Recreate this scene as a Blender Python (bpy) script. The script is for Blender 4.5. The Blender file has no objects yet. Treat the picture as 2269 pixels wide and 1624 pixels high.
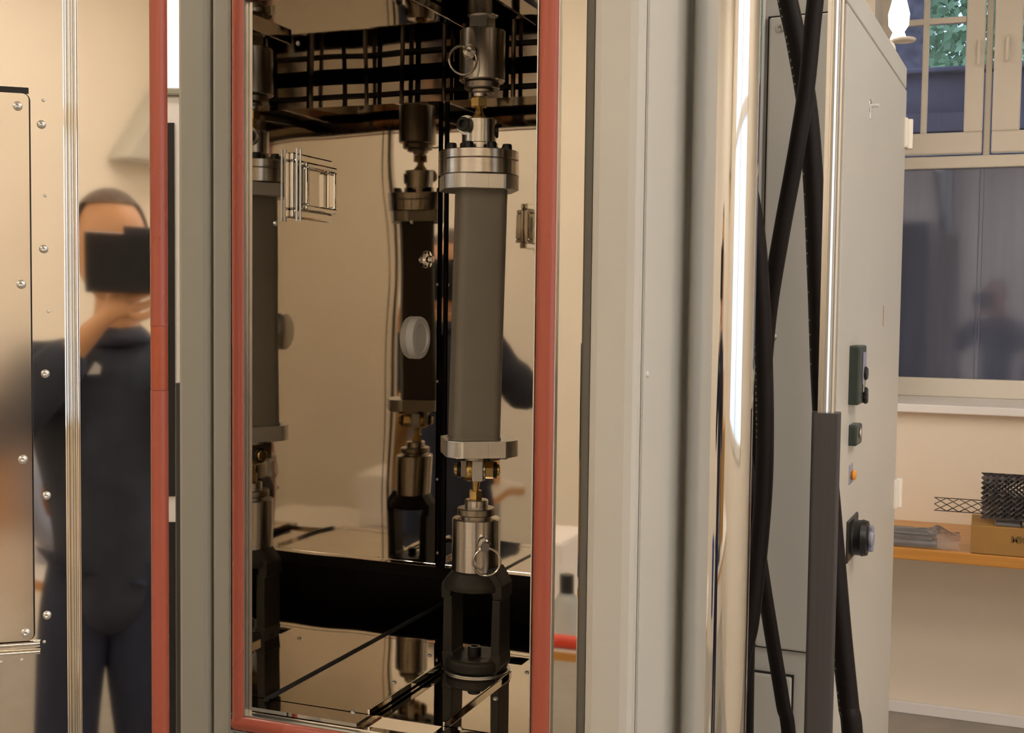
import bpy, bmesh, math, random
from mathutils import Vector, Matrix
random.seed(4)
PI = math.pi
sc = bpy.context.scene
COL = sc.collection

# ------------------------------------------------------------------ camera
FPX, CX, CY = 2650.0, 1134.5, 812.0
YAW, PITCH, ROLL = math.radians(21.5), math.radians(3.04), 0.0121
EYE = Vector((0, 0, 1.5))
FWD = Vector((-math.sin(YAW) * math.cos(PITCH), math.cos(YAW) * math.cos(PITCH), -math.sin(PITCH)))
R0 = FWD.cross(Vector((0, 0, 1))).normalized()
U0 = R0.cross(FWD)
RT = R0 * math.cos(ROLL) + U0 * math.sin(ROLL)
UP = U0 * math.cos(ROLL) - R0 * math.sin(ROLL)
cam = bpy.data.cameras.new('camera')
cam.sensor_fit = 'HORIZONTAL'; cam.sensor_width = 36.0
cam.lens = 36.0 * FPX / 2269.0
cam.clip_start = 0.02; cam.clip_end = 200
co = bpy.data.objects.new('camera', cam); COL.objects.link(co)
co.matrix_world = Matrix(((RT.x, UP.x, -FWD.x, EYE.x), (RT.y, UP.y, -FWD.y, EYE.y), (RT.z, UP.z, -FWD.z, EYE.z), (0, 0, 0, 1)))
sc.camera = co

# ------------------------------------------------------------------ world, exposure
w = bpy.data.worlds.new('daylight'); sc.world = w; w.use_nodes = True
wn = w.node_tree.nodes; wl = w.node_tree.links
bg = wn['Background']
tc = wn.new('ShaderNodeTexCoord'); ns = wn.new('ShaderNodeTexNoise'); ns.inputs['Scale'].default_value = 3.0
cr = wn.new('ShaderNodeValToRGB')
cr.color_ramp.elements[0].position = 0.38; cr.color_ramp.elements[0].color = (0.50, 0.66, 1.0, 1)
cr.color_ramp.elements[1].position = 0.62; cr.color_ramp.elements[1].color = (0.86, 0.92, 1.0, 1)
wl.new(tc.outputs['Generated'], ns.inputs['Vector']); wl.new(ns.outputs['Fac'], cr.inputs['Fac'])
wl.new(cr.outputs['Color'], bg.inputs['Color']); bg.inputs['Strength'].default_value = 1.35
sc.view_settings.view_transform = 'Standard'; sc.view_settings.look = 'None'
sc.view_settings.exposure = 0.45; sc.view_settings.gamma = 1.0
sc.view_settings.use_curve_mapping = False
LAMP_POWER = 10.5
sc.cycles.max_bounces = 14; sc.cycles.glossy_bounces = 12; sc.cycles.diffuse_bounces = 5
sc.cycles.sample_clamp_indirect = 6.0; sc.cycles.caustics_reflective = True
sc.cycles.use_denoising = True


# ------------------------------------------------------------------ helpers
def ray(px, py):
    return FWD + RT * ((px - CX) / FPX) - UP * ((py - CY) / FPX)


def hit(px, py, n, p):
    d = ray(px, py); n = Vector(n)
    return EYE + d * ((Vector(p) - EYE).dot(n) / d.dot(n))


def at(px, py, depth):
    return EYE + ray(px, py) * depth


def mat(name, color, rough=0.5, metal=0.0, var=0.04, vscale=8.0, bump=0.0, bscale=60.0, bdist=0.001,
        aniso=0.0, coat=0.0, trans=0.0, ior=1.45, emit=None, estr=0.0, streak=None, rvar=0.0, spec=None, sss=0.0):
    m = bpy.data.materials.new(name); m.use_nodes = True
    n = m.node_tree.nodes; l = m.node_tree.links; b = n['Principled BSDF']
    b.inputs['Roughness'].default_value = rough; b.inputs['Metallic'].default_value = metal
    b.inputs['Coat Weight'].default_value = coat; b.inputs['Transmission Weight'].default_value = trans
    b.inputs['IOR'].default_value = ior; b.inputs['Anisotropic'].default_value = aniso
    if spec is not None: b.inputs['Specular IOR Level'].default_value = spec
    if sss: b.inputs['Subsurface Weight'].default_value = sss
    t = n.new('ShaderNodeTexCoord'); mp = n.new('ShaderNodeMapping')
    l.new(t.outputs['Object'], mp.inputs['Vector'])
    if streak: mp.inputs['Scale'].default_value = streak
    ns = n.new('ShaderNodeTexNoise'); ns.inputs['Scale'].default_value = vscale; ns.inputs['Detail'].default_value = 4
    l.new(mp.outputs['Vector'], ns.inputs['Vector'])
    c = n.new('ShaderNodeValToRGB')
    c.color_ramp.elements[0].position = 0.3; c.color_ramp.elements[1].position = 0.7
    c.color_ramp.elements[0].color = (*[max(0, x * (1 - var)) for x in color], 1)
    c.color_ramp.elements[1].color = (*[min(1, x * (1 + var)) for x in color], 1)
    l.new(ns.outputs['Fac'], c.inputs['Fac']); l.new(c.outputs['Color'], b.inputs['Base Color'])
    if rvar:
        mr = n.new('ShaderNodeMapRange'); mr.inputs['To Min'].default_value = max(0, rough - rvar); mr.inputs['To Max'].default_value = rough + rvar
        l.new(ns.outputs['Fac'], mr.inputs['Value']); l.new(mr.outputs['Result'], b.inputs['Roughness'])
    if bump:
        n2 = n.new('ShaderNodeTexNoise'); n2.inputs['Scale'].default_value = bscale; n2.inputs['Detail'].default_value = 1
        bp = n.new('ShaderNodeBump'); bp.inputs['Strength'].default_value = bump; bp.inputs['Distance'].default_value = bdist
        l.new(mp.outputs['Vector'], n2.inputs['Vector']); l.new(n2.outputs['Fac'], bp.inputs['Height'])
        l.new(bp.outputs['Normal'], b.inputs['Normal'])
    if emit:
        b.inputs['Emission Color'].default_value = (*emit, 1); b.inputs['Emission Strength'].default_value = estr
    return m


M = dict(
    wall=mat('wall_paint', (0.86, 0.79, 0.68), 0.75, var=0.02, vscale=2, bump=0.15, bscale=120),
    ceil=mat('ceiling_paint', (0.82, 0.79, 0.72), 0.8, var=0.02),
    floor=mat('grey_floor_covering', (0.36, 0.34, 0.31), 0.45, var=0.08, vscale=14),
    white=mat('white_gloss_paint', (0.84, 0.79, 0.70), 0.35, var=0.02, vscale=4),
    sill=mat('sill_white', (0.90, 0.90, 0.92), 0.25, var=0.02),
    grey=mat('grey_machine_paint', (0.52, 0.505, 0.45), 0.42, var=0.025, vscale=5, bump=0.25, bscale=500, bdist=0.0004),
    greyd=mat('dark_shaded_grey_paint', (0.34, 0.325, 0.27), 0.36, var=0.02, vscale=5, bump=0.2, bscale=500, bdist=0.0003),  # darker machine grey; holds the open door's shade on the left post
    cab=mat('grey_cabinet_paint', (0.56, 0.54, 0.485), 0.4, var=0.025, vscale=4, bump=0.2, bscale=400, bdist=0.0004),
    mirror=mat('door_stainless', (0.86, 0.81, 0.73), 0.035, 1.0, var=0.015, vscale=3, bump=0.2, bscale=2.6, bdist=0.008, rvar=0.01),
    plate=mat('door_plate_stainless', (0.82, 0.76, 0.67), 0.13, 1.0, var=0.02, vscale=4, bump=0.2, bscale=5, bdist=0.008),
    inner=mat('interior_stainless', (0.70, 0.66, 0.60), 0.03, 1.0, var=0.02, vscale=3, bump=0.28, bscale=3.4, bdist=0.008, rvar=0.01),
    strip=mat('strip_stainless', (0.73, 0.69, 0.615), 0.025, 1.0, var=0.01, bump=0.15, bscale=4, bdist=0.006),
    cavity=mat('dark_cavity_metal', (0.012, 0.011, 0.010), 0.5, 0.3, var=0.1),
    black=mat('black_gap', (0.008, 0.007, 0.006), 0.6, var=0.1),
    steel=mat('machined_steel', (0.58, 0.54, 0.48), 0.20, 1.0, var=0.05, vscale=30, streak=(1, 1, 12), bump=0.05, bscale=300, bdist=0.0004),
    alu=mat('matt_aluminium', (0.62, 0.60, 0.55), 0.33, 1.0, var=0.04, vscale=40),
    dsteel=mat('dull_steel', (0.34, 0.30, 0.24), 0.30, 1.0, var=0.08, vscale=30),
    chrome=mat('polished_chrome', (0.76, 0.75, 0.73), 0.045, 1.0, var=0.01, vscale=5, bump=0.04, bscale=9, bdist=0.002),
    rod=mat('aluminium_profile', (0.80, 0.77, 0.71), 0.27, 1.0, var=0.02, streak=(1, 1, .05), vscale=40),
    brass=mat('yellow_passivated_steel', (0.60, 0.42, 0.16), 0.24, 1.0, var=0.12, vscale=60),
    bolt=mat('black_oxide_bolt', (0.018, 0.016, 0.014), 0.4, 0.3, var=0.15, vscale=60),
    cast=mat('black_cast_steel', (0.026, 0.023, 0.016), 0.5, 0.15, spec=0.35, var=0.2, vscale=40, bump=0.4, bscale=260, bdist=0.0006),
    zinc=mat('zinc_bolt', (0.80, 0.82, 0.84), 0.3, 0.6, var=0.03),
    seal=mat('red_silicone', (0.39, 0.092, 0.055), 0.28, var=0.10, vscale=9, streak=(1, 1, 0.25), bump=0.1, bscale=40, rvar=0.08),
    seal2=mat('red_silicone_joint', (0.40, 0.085, 0.035), 0.34, var=0.08, vscale=9),
    rubber=mat('grey_test_rubber', (0.195, 0.17, 0.128), 0.42, var=0.06, vscale=20, bump=0.08, bscale=200),
    hose=mat('black_hose', (0.009, 0.006, 0.005), 0.5, spec=0.22, var=0.2, vscale=20, bump=0.25, bscale=300),
    print=mat('hose_print', (0.55, 0.50, 0.36), 0.6, var=0.35, vscale=90),
    sleeve=mat('dark_sleeve', (0.062, 0.055, 0.055), 0.42, var=0.08, vscale=40, streak=(6, 6, .1)),
    ptfe=mat('white_ptfe', (0.80, 0.79, 0.76), 0.35, var=0.01),
    plastic=mat('dark_green_grey_plastic', (0.035, 0.048, 0.040), 0.35, var=0.1),
    knob=mat('black_plastic', (0.010, 0.010, 0.011), 0.35, var=0.1),
    lilac=mat('grey_blue_plastic', (0.30, 0.31, 0.38), 0.35, var=0.05),
    orange=mat('orange_lens', (0.80, 0.30, 0.03), 0.3, var=0.05),
    wood=mat('orange_beech', (0.55, 0.25, 0.05), 0.32, var=0.12, vscale=6, streak=(.6, 8, 8), coat=0.2),
    card=mat('cardboard', (0.36, 0.195, 0.055), 0.75, var=0.08, vscale=12),
    ink=mat('box_print', (0.16, 0.10, 0.035), 0.8, var=0.1),
    meshm=mat('expanded_steel', (0.20, 0.185, 0.19), 0.4, 0.85, var=0.15, vscale=50),
    clear=mat('clear_film', (0.85, 0.84, 0.88), 0.25, 0.0, var=0.05, bump=0.8, bscale=40, bdist=0.004, trans=0.88),
    darkrod=mat('grey_rods', (0.16, 0.15, 0.16), 0.35, 0.7, var=0.2, vscale=20),
    glass=mat('window_glass', (0.95, 0.97, 1.0), 0.0, trans=1.0, ior=1.45, var=0.0),
    slate=mat('dark_blind', (0.17, 0.20, 0.31), 0.07, 0.45, var=0.22, vscale=2.2, streak=(4, 1, .25), coat=0.6, ior=1.7),
    navy=mat('navy_jacket', (0.026, 0.032, 0.052), 0.8, var=0.2, vscale=14, bump=0.5, bscale=30, bdist=0.006),
    jeans=mat('dark_jeans', (0.020, 0.026, 0.055), 0.85, var=0.15, vscale=20),
    skin=mat('skin', (0.62, 0.33, 0.17), 0.5, var=0.06, vscale=12, sss=0.05),
    hair=mat('short_dark_hair', (0.14, 0.10, 0.08), 0.8, var=0.3, vscale=80, bump=0.5, bscale=200),
    phone=mat('phone_black', (0.018, 0.018, 0.022), 0.25, var=0.1),
    phonew=mat('phone_case', (0.035, 0.035, 0.05), 0.6, var=0.1),
    shoe=mat('black_shoe', (0.02, 0.02, 0.02), 0.5),
    logo=mat('white_logo', (0.75, 0.75, 0.75), 0.6),
    lampw=mat('lamp_white', (0.9, 0.9, 0.88), 0.25, emit=(1, .93, .8), estr=1.6),
    table=mat('white_laminate', (0.72, 0.68, 0.62), 0.3, var=0.02),
    blue=mat('blue_plastic', (0.03, 0.07, 0.28), 0.4, var=0.1),
    redp=mat('red_plastic', (0.65, 0.05, 0.02), 0.35, var=0.05),
    bottle=mat('bottle_plastic', (0.62, 0.66, 0.66), 0.15, trans=0.6, var=0.03),
    trunk=mat('tree_bark', (0.085, 0.088, 0.125), 0.9, var=0.3, vscale=5, bump=0.8, bscale=12, bdist=.05),
    leaf=mat('leaves', (0.20, 0.36, 0.22), 0.55, var=0.5, vscale=2.5),
    slatewall=mat('garden_wall', (0.050, 0.052, 0.085), 0.8, var=0.45, vscale=1.6),
    ground=mat('ground_outside', (0.09, 0.11, 0.07), 0.9, var=0.3),
    lum=mat('lamp_diffuser', (1, 1, 1), 0.5, emit=(1.0, 0.865, 0.72), estr=LAMP_POWER),
    lbody=mat('lamp_body', (0.7, 0.7, 0.68), 0.4),
    glow=mat('glow_panel_white', (0.8, 0.8, 0.78), 0.6, emit=(1.0, 0.93, 0.84), estr=1.1),  # emitter for an added bright panel, not a real pane
    groove=mat('groove_grey', (0.13, 0.12, 0.10), 0.5),
    dsteel2=mat('dim_steel_sheet', (0.50, 0.46, 0.40), 0.08, 1.0, var=0.05, bump=0.2, bscale=6, bdist=.005),
    cabw=mat('white_cabinet_paint', (0.80, 0.76, 0.74), 0.4, var=0.01),
)


def tag(o, label=None, cat=None, group=None, kind=None):
    if label: o['label'] = label
    if cat: o['category'] = cat
    if group: o['group'] = group
    if kind: o['kind'] = kind
    return o


def thing(name, loc, label, cat, group=None, rotz=0.0):
    o = bpy.data.objects.new(name, None); COL.objects.link(o)
    o.empty_display_size = 0.02
    o.location = loc; o.rotation_euler = (0, 0, rotz)
    return tag(o, label, cat, group)


def wloc(o):
    m = Matrix.LocRotScale(o.location, o.rotation_euler, (1, 1, 1))
    return wloc(o.parent) @ m if o.parent else m


class MB:
    """collects shapes in world coordinates, then links them as one mesh object"""
    def __init__(s): s.v = []; s.f = []; s.sm = []

    def add(s, vs, fs, smooth=False):
        k = len(s.v); s.v += [Vector(v) for v in vs]
        s.f += [tuple(i + k for i in f) for f in fs]; s.sm += [smooth] * len(fs)
        return s

    def box(s, a, b, ch=0.0, fr=None):
        """axis box from a to b, chamfer ch, optional frame fr(point)->point"""
        a, b = Vector(a), Vector(b)
        lo = Vector([min(a[i], b[i]) for i in range(3)]); hi = Vector([max(a[i], b[i]) for i in range(3)])
        bm = bmesh.new(); bmesh.ops.create_cube(bm, size=1)
        for v in bm.verts: v.co = Vector([lo[i] + (v.co[i] + .5) * (hi[i] - lo[i]) for i in range(3)])
        if ch > 0:
            ch = min(ch, .45 * min(hi[i] - lo[i] for i in range(3)))
            bmesh.ops.bevel(bm, geom=bm.edges[:], offset=ch, segments=2, profile=0.5, affect='EDGES')
        bm.verts.index_update()
        vs = [v.co.copy() for v in bm.verts]
        if fr: vs = [fr(v) for v in vs]
        fs = [tuple(v.index for v in f.verts) for f in bm.faces]; bm.free()
        return s.add(vs, fs, False)

    def prism(s, pts, d0, d1, org, ax, ay, az, smooth=False):
        """polygon pts (x,y) in frame org,ax,ay extruded from d0 to d1 along az"""
        org, ax, ay, az = map(Vector, (org, ax, ay, az)); n = len(pts)
        vs = [org + ax * p[0] + ay * p[1] + az * d for d in (d0, d1) for p in pts]
        fs = [tuple(range(n))[::-1], tuple(range(n, 2 * n))]
        fs += [(i, (i + 1) % n, n + (i + 1) % n, n + i) for i in range(n)]
        k = len(s.f); s.add(vs, fs, False)
        if smooth:
            for i in range(k + 2, len(s.f)): s.sm[i] = True
        return s

    def lathe(s, prof, org, axis=(0, 0, 1), seg=40, smooth=True, rot=0.0):
        """prof [(r,h)...] around axis"""
        org = Vector(org); axis = Vector(axis).normalized()
        t = Vector((1, 0, 0)) if abs(axis.x) < .9 else Vector((0, 1, 0))
        e1 = axis.cross(t).normalized(); e2 = axis.cross(e1)
        for (r0, h0), (r1, h1) in zip(prof, prof[1:]):
            vs = []; fs = []
            for i in range(seg):
                a = 2 * PI * i / seg + rot; d = e1 * math.cos(a) + e2 * math.sin(a)
                vs += [org + d * r0 + axis * h0, org + d * r1 + axis * h1]
            for i in range(seg):
                j = (i + 1) % seg
                if r0 < 1e-7: fs.append((2 * i + 1, 2 * j + 1, 2 * i)) if i == 0 and False else fs.append((2 * i, 2 * i + 1, 2 * j + 1))
                elif r1 < 1e-7: fs.append((2 * i, 2 * i + 1, 2 * j))
                else: fs.append((2 * i, 2 * i + 1, 2 * j + 1, 2 * j))
            s.add(vs, fs, smooth)
        return s

    def cyl(s, org, axis, r, h0, h1, seg=32, ch=0.0, smooth=True, rot=0.0):
        p = [(0, h0), (r - ch, h0), (r, h0 + ch), (r, h1 - ch), (r - ch, h1), (0, h1)] if ch else [(0, h0), (r, h0), (r, h1), (0, h1)]
        return s.lathe(p, org, axis, seg, smooth, rot)

    def torus(s, c, axis, R, r, seg=40, sub=10):
        c = Vector(c); axis = Vector(axis).normalized()
        t = Vector((0, 0, 1)) if abs(axis.z) < .9 else Vector((1, 0, 0))
        e1 = axis.cross(t).normalized(); e2 = axis.cross(e1); vs = []; fs = []
        for i in range(seg):
            a = 2 * PI * i / seg; d = e1 * math.cos(a) + e2 * math.sin(a)
            for j in range(sub):
                b = 2 * PI * j / sub
                vs.append(c + d * (R + r * math.cos(b)) + axis * (r * math.sin(b)))
        for i in range(seg):
            for j in range(sub):
                fs.append((i * sub + j, ((i + 1) % seg) * sub + j, ((i + 1) % seg) * sub + (j + 1) % sub, i * sub + (j + 1) % sub))
        return s.add(vs, fs, True)

    def tube(s, pts, r, seg=14, cat=True, caps=True):
        pts = [Vector(p) for p in pts]; n0 = len(pts)
        rr = r if isinstance(r, (list, tuple)) else [r] * n0
        if cat and n0 > 2:
            out = []; ro = []
            for i in range(n0 - 1):
                p0, p1, p2, p3 = pts[max(i - 1, 0)], pts[i], pts[i + 1], pts[min(i + 2, n0 - 1)]
                for k in range(8):
                    t = k / 8.0
                    out.append(.5 * ((2 * p1) + (p2 - p0) * t + (2 * p0 - 5 * p1 + 4 * p2 - p3) * t * t + (3 * p1 - p0 - 3 * p2 + p3) * t ** 3))
                    ro.append(rr[i] * (1 - t) + rr[i + 1] * t)
            out.append(pts[-1]); ro.append(rr[-1]); pts, rr = out, ro
        vs = []; fs = []; e1 = None
        for i, p in enumerate(pts):
            d = (pts[min(i + 1, len(pts) - 1)] - pts[max(i - 1, 0)]).normalized()
            if e1 is None:
                t = Vector((0, 1, 0)) if abs(d.y) < .9 else Vector((1, 0, 0)); e1 = d.cross(t).normalized()
            e1 = (e1 - d * e1.dot(d)).normalized(); e2 = d.cross(e1)
            for j in range(seg):
                a = 2 * PI * j / seg; vs.append(p + (e1 * math.cos(a) + e2 * math.sin(a)) * rr[i])
        for i in range(len(pts) - 1):
            for j in range(seg):
                fs.append((i * seg + j, i * seg + (j + 1) % seg, (i + 1) * seg + (j + 1) % seg, (i + 1) * seg + j))
        s.add(vs, fs, True)
        if caps:
            L = len(pts) - 1
            s.add(vs[:seg], [tuple(range(seg))[::-1]]); s.add(vs[L * seg:], [tuple(range(seg))])
        return s

    def build(s, name, m, parent=None, bevel=0.0):
        if parent is None:
            lo = Vector([min(v[i] for v in s.v) for i in range(3)]); hi = Vector([max(v[i] for v in s.v) for i in range(3)])
            org = Vector(((lo.x + hi.x) / 2, (lo.y + hi.y) / 2, lo.z)); inv = Matrix.Translation(-org)
        else:
            inv = wloc(parent).inverted(); org = Vector((0, 0, 0))
        me = bpy.data.meshes.new(name)
        me.from_pydata([inv @ v for v in s.v], [], s.f)
        me.polygons.foreach_set('use_smooth', s.sm)
        me.materials.append(M[m])
        bm = bmesh.new(); bm.from_mesh(me); bmesh.ops.remove_doubles(bm, verts=bm.verts, dist=1e-6)
        bmesh.ops.recalc_face_normals(bm, faces=bm.faces)
        for e in bm.edges:
            if len(e.link_faces) == 2 and e.calc_face_angle(0) > 0.6: e.smooth = False
        bm.to_mesh(me); bm.free(); me.update()
        o = bpy.data.objects.new(name, me); COL.objects.link(o); o.location = org
        if parent is not None: o.parent = parent
        if bevel:
            b = o.modifiers.new('bevel', 'BEVEL'); b.width = bevel; b.segments = 2; b.limit_method = 'ANGLE'
        return o


def text(body, name, m, parent, world_m, size, align='LEFT'):
    c = bpy.data.curves.new(name, 'FONT'); c.body = body; c.size = size; c.extrude = 0.0002; c.offset = size * .03; c.align_x = align
    c.materials.append(M[m])
    tmp = bpy.data.objects.new(name, c); me = bpy.data.meshes.new_from_object(tmp)
    bpy.data.objects.remove(tmp); o = bpy.data.objects.new(name, me); COL.objects.link(o); o.parent = parent
    mm = wloc(parent).inverted() @ world_m
    o.location = mm.to_translation(); o.rotation_euler = mm.to_euler()
    return o


def frame_m(org, ax, ay, az):
    ax, ay, az = Vector(ax), Vector(ay), Vector(az)
    return Matrix(((ax.x, ay.x, az.x, org[0]), (ax.y, ay.y, az.y, org[1]), (ax.z, ay.z, az.z, org[2]), (0, 0, 0, 1)))


# ------------------------------------------------------------------ the room
XL, XR, Y0, ZC = -3.0, 2.3, -2.6, 3.15
YW = hit(2120, 1592, (0, 0, 1), (0, 0, 0)).y        # far wall
YG = YW + 0.42                                       # window plane
def W(px, py, y=None): return hit(px, py, (0, 1, 0), (0, YW if y is None else y, 0))

b = MB(); b.box((XL, Y0, -.05), (XR, YW + .6, 0)); b.build('floor', 'floor')['kind'] = 'structure'
b = MB(); b.box((XL, Y0, ZC), (XR, YW + .6, ZC + .05)); b.build('ceiling', 'ceil')['kind'] = 'structure'
b = MB(); b.box((XL - .1, Y0, 0), (XL, YW, ZC)); b.build('wall_left', 'wall')['kind'] = 'structure'
b = MB(); b.box((XL, Y0 - .1, 0), (XR, Y0, ZC)); b.build('wall_near', 'wall')['kind'] = 'structure'
# right wall with a tall window behind the photographer's right
ry0, ry1, rz0, rz1 = -1.1, 1.35, 1.0, 2.9
b = MB(); b.box((XR, Y0, 0), (XR + .1, YW + .6, rz0)); b.box((XR, Y0, rz1), (XR + .1, YW + .6, ZC))
b.box((XR, Y0, rz0), (XR + .1, ry0, rz1)); b.box((XR, ry1, rz0), (XR + .1, YW + .6, rz1))
b.build('wall_right', 'wall')['kind'] = 'structure'
b = MB()
for y in (ry0, (ry0 + ry1) / 2 - .03, ry1 - .06): b.box((XR - .01, y, rz0), (XR + .06, y + .06, rz1), .004)
for z in (rz0, 2.1, rz1 - .06): b.box((XR - .01, ry0, z), (XR + .06, ry1, z + .06), .004)
b.build('window_3', 'white')['kind'] = 'structure'
b = MB(); b.box((XL - .002, 3.0, 1.95), (XL + .012, 4.45, 3.0)); b.build('gap_glow_panel', 'glow')['kind'] = 'structure'  # added glowing panel that whitens the gap beside the door; no known window
# far wall around the window recess
wx0 = W(1938, 60).x; wx1 = 2.0
wz0 = W(2120, 897).z; wz1 = 3.0
b = MB(); b.box((XL, YW, 0), (wx0, YW + .6, ZC)); b.box((wx1, YW, 0), (XR, YW + .6, ZC))
b.box((wx0, YW, 0), (wx1, YW + .6, wz0 - .031)); b.box((wx0, YW, wz1), (wx1, YW + .6, ZC))
b.build('wall_back', 'wall')['kind'] = 'structure'
b = MB(); b.box((XL, YW - .018, 0), (XR, YW, W(2120, 1566).z), .004); b.build('baseboard_back', 'sill')['kind'] = 'structure'

G = lambda px, py: hit(px, py, (0, 1, 0), (0, YG, 0))
# lower fixed light: frame, dark blind behind glass; upper casements with muntins
zt0, zt1 = G(2120, 374).z, G(2120, 347).z     # transom
zb0, zb1 = G(2120, 872).z, G(2120, 838).z     # bottom rail
gx = [G(p, 200).x for p in (1975, 2043, 2057, 2138, 2180, 2200, 2262)]
win = thing('window_1', ((wx0 + wx1) / 2, YG, zb0), 'cream painted wooden window above the desk with dark lower pane', 'window'); win['kind'] = 'structure'
b = MB()
b.box((wx0, YG - .03, wz0), (wx1, YG + .05, zb1), .005)
b.box((wx0, YG - .03, zt0), (wx1, YG + .05, zt1), .005)
b.box((gx[4] + .004, YG - .02, zt1), (gx[5] - .004, YG + .05, wz1), .004)
b.box((wx0, YG - .03, zb1), (G(1960, 100).x, YG + .05, wz1), .004)
b.box((wx1 - .05, YG - .03, zb1), (wx1, YG + .05, wz1), .004)
b.build('window_frame', 'white', win)
def sash(x0, gx0, gx1, x1, mun):
    b = MB(); z0 = zt1 + .006; zg = G(2100, 298).z; z1 = wz1 - .02
    b.box((x0, YG - .055, z0), (x1, YG - .005, zg), .006); b.box((x0, YG - .055, z1 - .07), (x1, YG - .005, z1), .006)
    b.box((x0, YG - .055, zg), (gx0, YG - .005, z1 - .07), .006); b.box((gx1, YG - .055, zg), (x1, YG - .005, z1 - .07), .006)
    s = b.build('sash', 'white', win)
    b = MB()
    if mun: b.box((mun[0], YG - .045, zg), (mun[1], YG - .012, z1 - .07), .005)
    for zz in (G(2100, 56).z, 2.72):
        b.box((gx0, YG - .043, zz - .002), (gx1, YG - .013, zz + .022), .004)
    b.build('muntin', 'white', s)
    b = MB(); b.box((gx0, YG - .032, zg), (gx1, YG - .028, z1 - .07)); b.build('pane', 'glass', s)
    return s
sash(gx[0] - .06, gx[0], gx[3], gx[4], (gx[1], gx[2]))
s2 = sash(gx[5], gx[6], gx[6] + .30, gx[6] + .37, (gx[6] + .13, gx[6] + .155))
for hx in (G(2170, 100), G(2233, 90)):
    b = MB(); b.box((hx.x - .008, YG - .062, hx.z - .05), (hx.x + .008, YG - .055, hx.z + .01), .003)
    b.box((hx.x - .006, YG - .085, hx.z - .09), (hx.x + .006, YG - .073, hx.z), .004); b.cyl((hx.x, YG - .06, hx.z - .01), (0, -1, 0), .005, 0, .02, 12)
    b.build('window_handle', 'white', win)
b = MB(); b.box((wx0, YG - .004, zb1), (wx1, YG + .004, zt0)); lp = b.build('lower_pane', 'slate', win)
b = MB(); px0 = G(2172, 600).x; b.box((px0 - .012, YG - .012, zb1), (px0 + .004, YG - .003, zt0), .003); b.build('pane_bar', 'slate', win)
b = MB(); b.box((wx0, YW - .05, wz0 - .03), (wx1, YG + .05, wz0 + .0), .004); b.build('window_sill', 'sill', win)

# outside: trunk, foliage, dark wall, ground
YO = YW + 5.0
b = MB(); b.box((-9, YW + .7, -1.2), (9, YW + 16, -1.1)); tag(b.build('ground', 'ground'), kind='structure')
O = lambda px, py, y: hit(px, py, (0, 1, 0), (0, y, 0))
tz = O(2100, 163, YW + 2.5).z
b = MB(); b.box((-5, YW + 2.5, -1.1), (6, YW + 2.7, tz)); b.box((-5, YW + 2.44, tz), (6, YW + 2.76, tz + .03), .01)
for i in range(7):
    x = -4 + i * 1.3; b.box((x, YW + 2.42, -1.1), (x + .16, YW + 2.5, tz - .02), .01)
b.box((-5, YW + 2.46, tz - .32), (6, YW + 2.5, tz - .22))
tag(b.build('garden_wall', 'slatewall'), 'dark slate blue garden wall seen through the upper window panes', 'wall')
tc_ = O(2008, 100, YW + 4.0)
tr = thing('tree', (tc_.x, tc_.y, -1.1), 'green leafy tree with thick bluish trunk outside the window', 'tree')
b = MB(); b.tube([(tc_.x, tc_.y, -1.1), (tc_.x - .02, tc_.y, 1.5), (tc_.x + .01, tc_.y, 3), (tc_.x + .1, tc_.y, 6)], [.17, .15, .13, .12], 18)
b.build('trunk', 'trunk', tr)
vs = []; fs = []
for i in range(42000):
    cx = random.uniform(-3, 4); cz = random.uniform(1.0, 5.5); cy = YO + random.uniform(.6, 2.2)
    if math.sin(cx * 3.1 + 1) * math.sin(cz * 4.3 + .6 * cx) > .80: continue
    s_ = random.uniform(.025, .06); a = random.uniform(0, PI * 2); t = random.uniform(-1, 1)
    e1 = Vector((math.cos(a), .4 * t, math.sin(a))) * s_; e2 = Vector((-math.sin(a), t, math.cos(a))) * s_ * .6
    c = Vector((cx, cy, cz)); k = len(vs)
    vs += [c - e1, c - e2, c + e1, c + e2]; fs.append((k, k + 1, k + 2, k + 3))
b = MB(); b.add(vs, fs); tag(b.build('foliage', 'leaf', tr), kind='stuff')

# ceiling lamps
k = 0
for lx, ly in ((-2.0, -1.4), (-1.9, .7), (-1.9, 2.6), (1.0, -1.6), (1.15, .15), (1.15, 1.7)):
    lab = ['white ceiling panel lamp in the near left corner', 'white ceiling panel lamp left of the chamber', 'white ceiling panel lamp in the far left corner',
           'white ceiling panel lamp in the near right corner', 'white ceiling panel lamp beside the right wall window', 'white ceiling panel lamp right of the machine'][k]; k += 1
    t = thing('ceiling_lamp', (lx, ly, ZC - .09), lab, 'lamp', 'ceiling panel lamps')
    b = MB(); b.box((lx - .62, ly - .22, ZC - .05), (lx + .62, ly + .22, ZC - .001), .006); b.build('lamp_housing', 'lbody', t)
    b = MB(); b.box((lx - .6, ly - .2, ZC - .06), (lx + .6, ly + .2, ZC - .05), .01); b.build('diffuser', 'lum', t)

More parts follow.
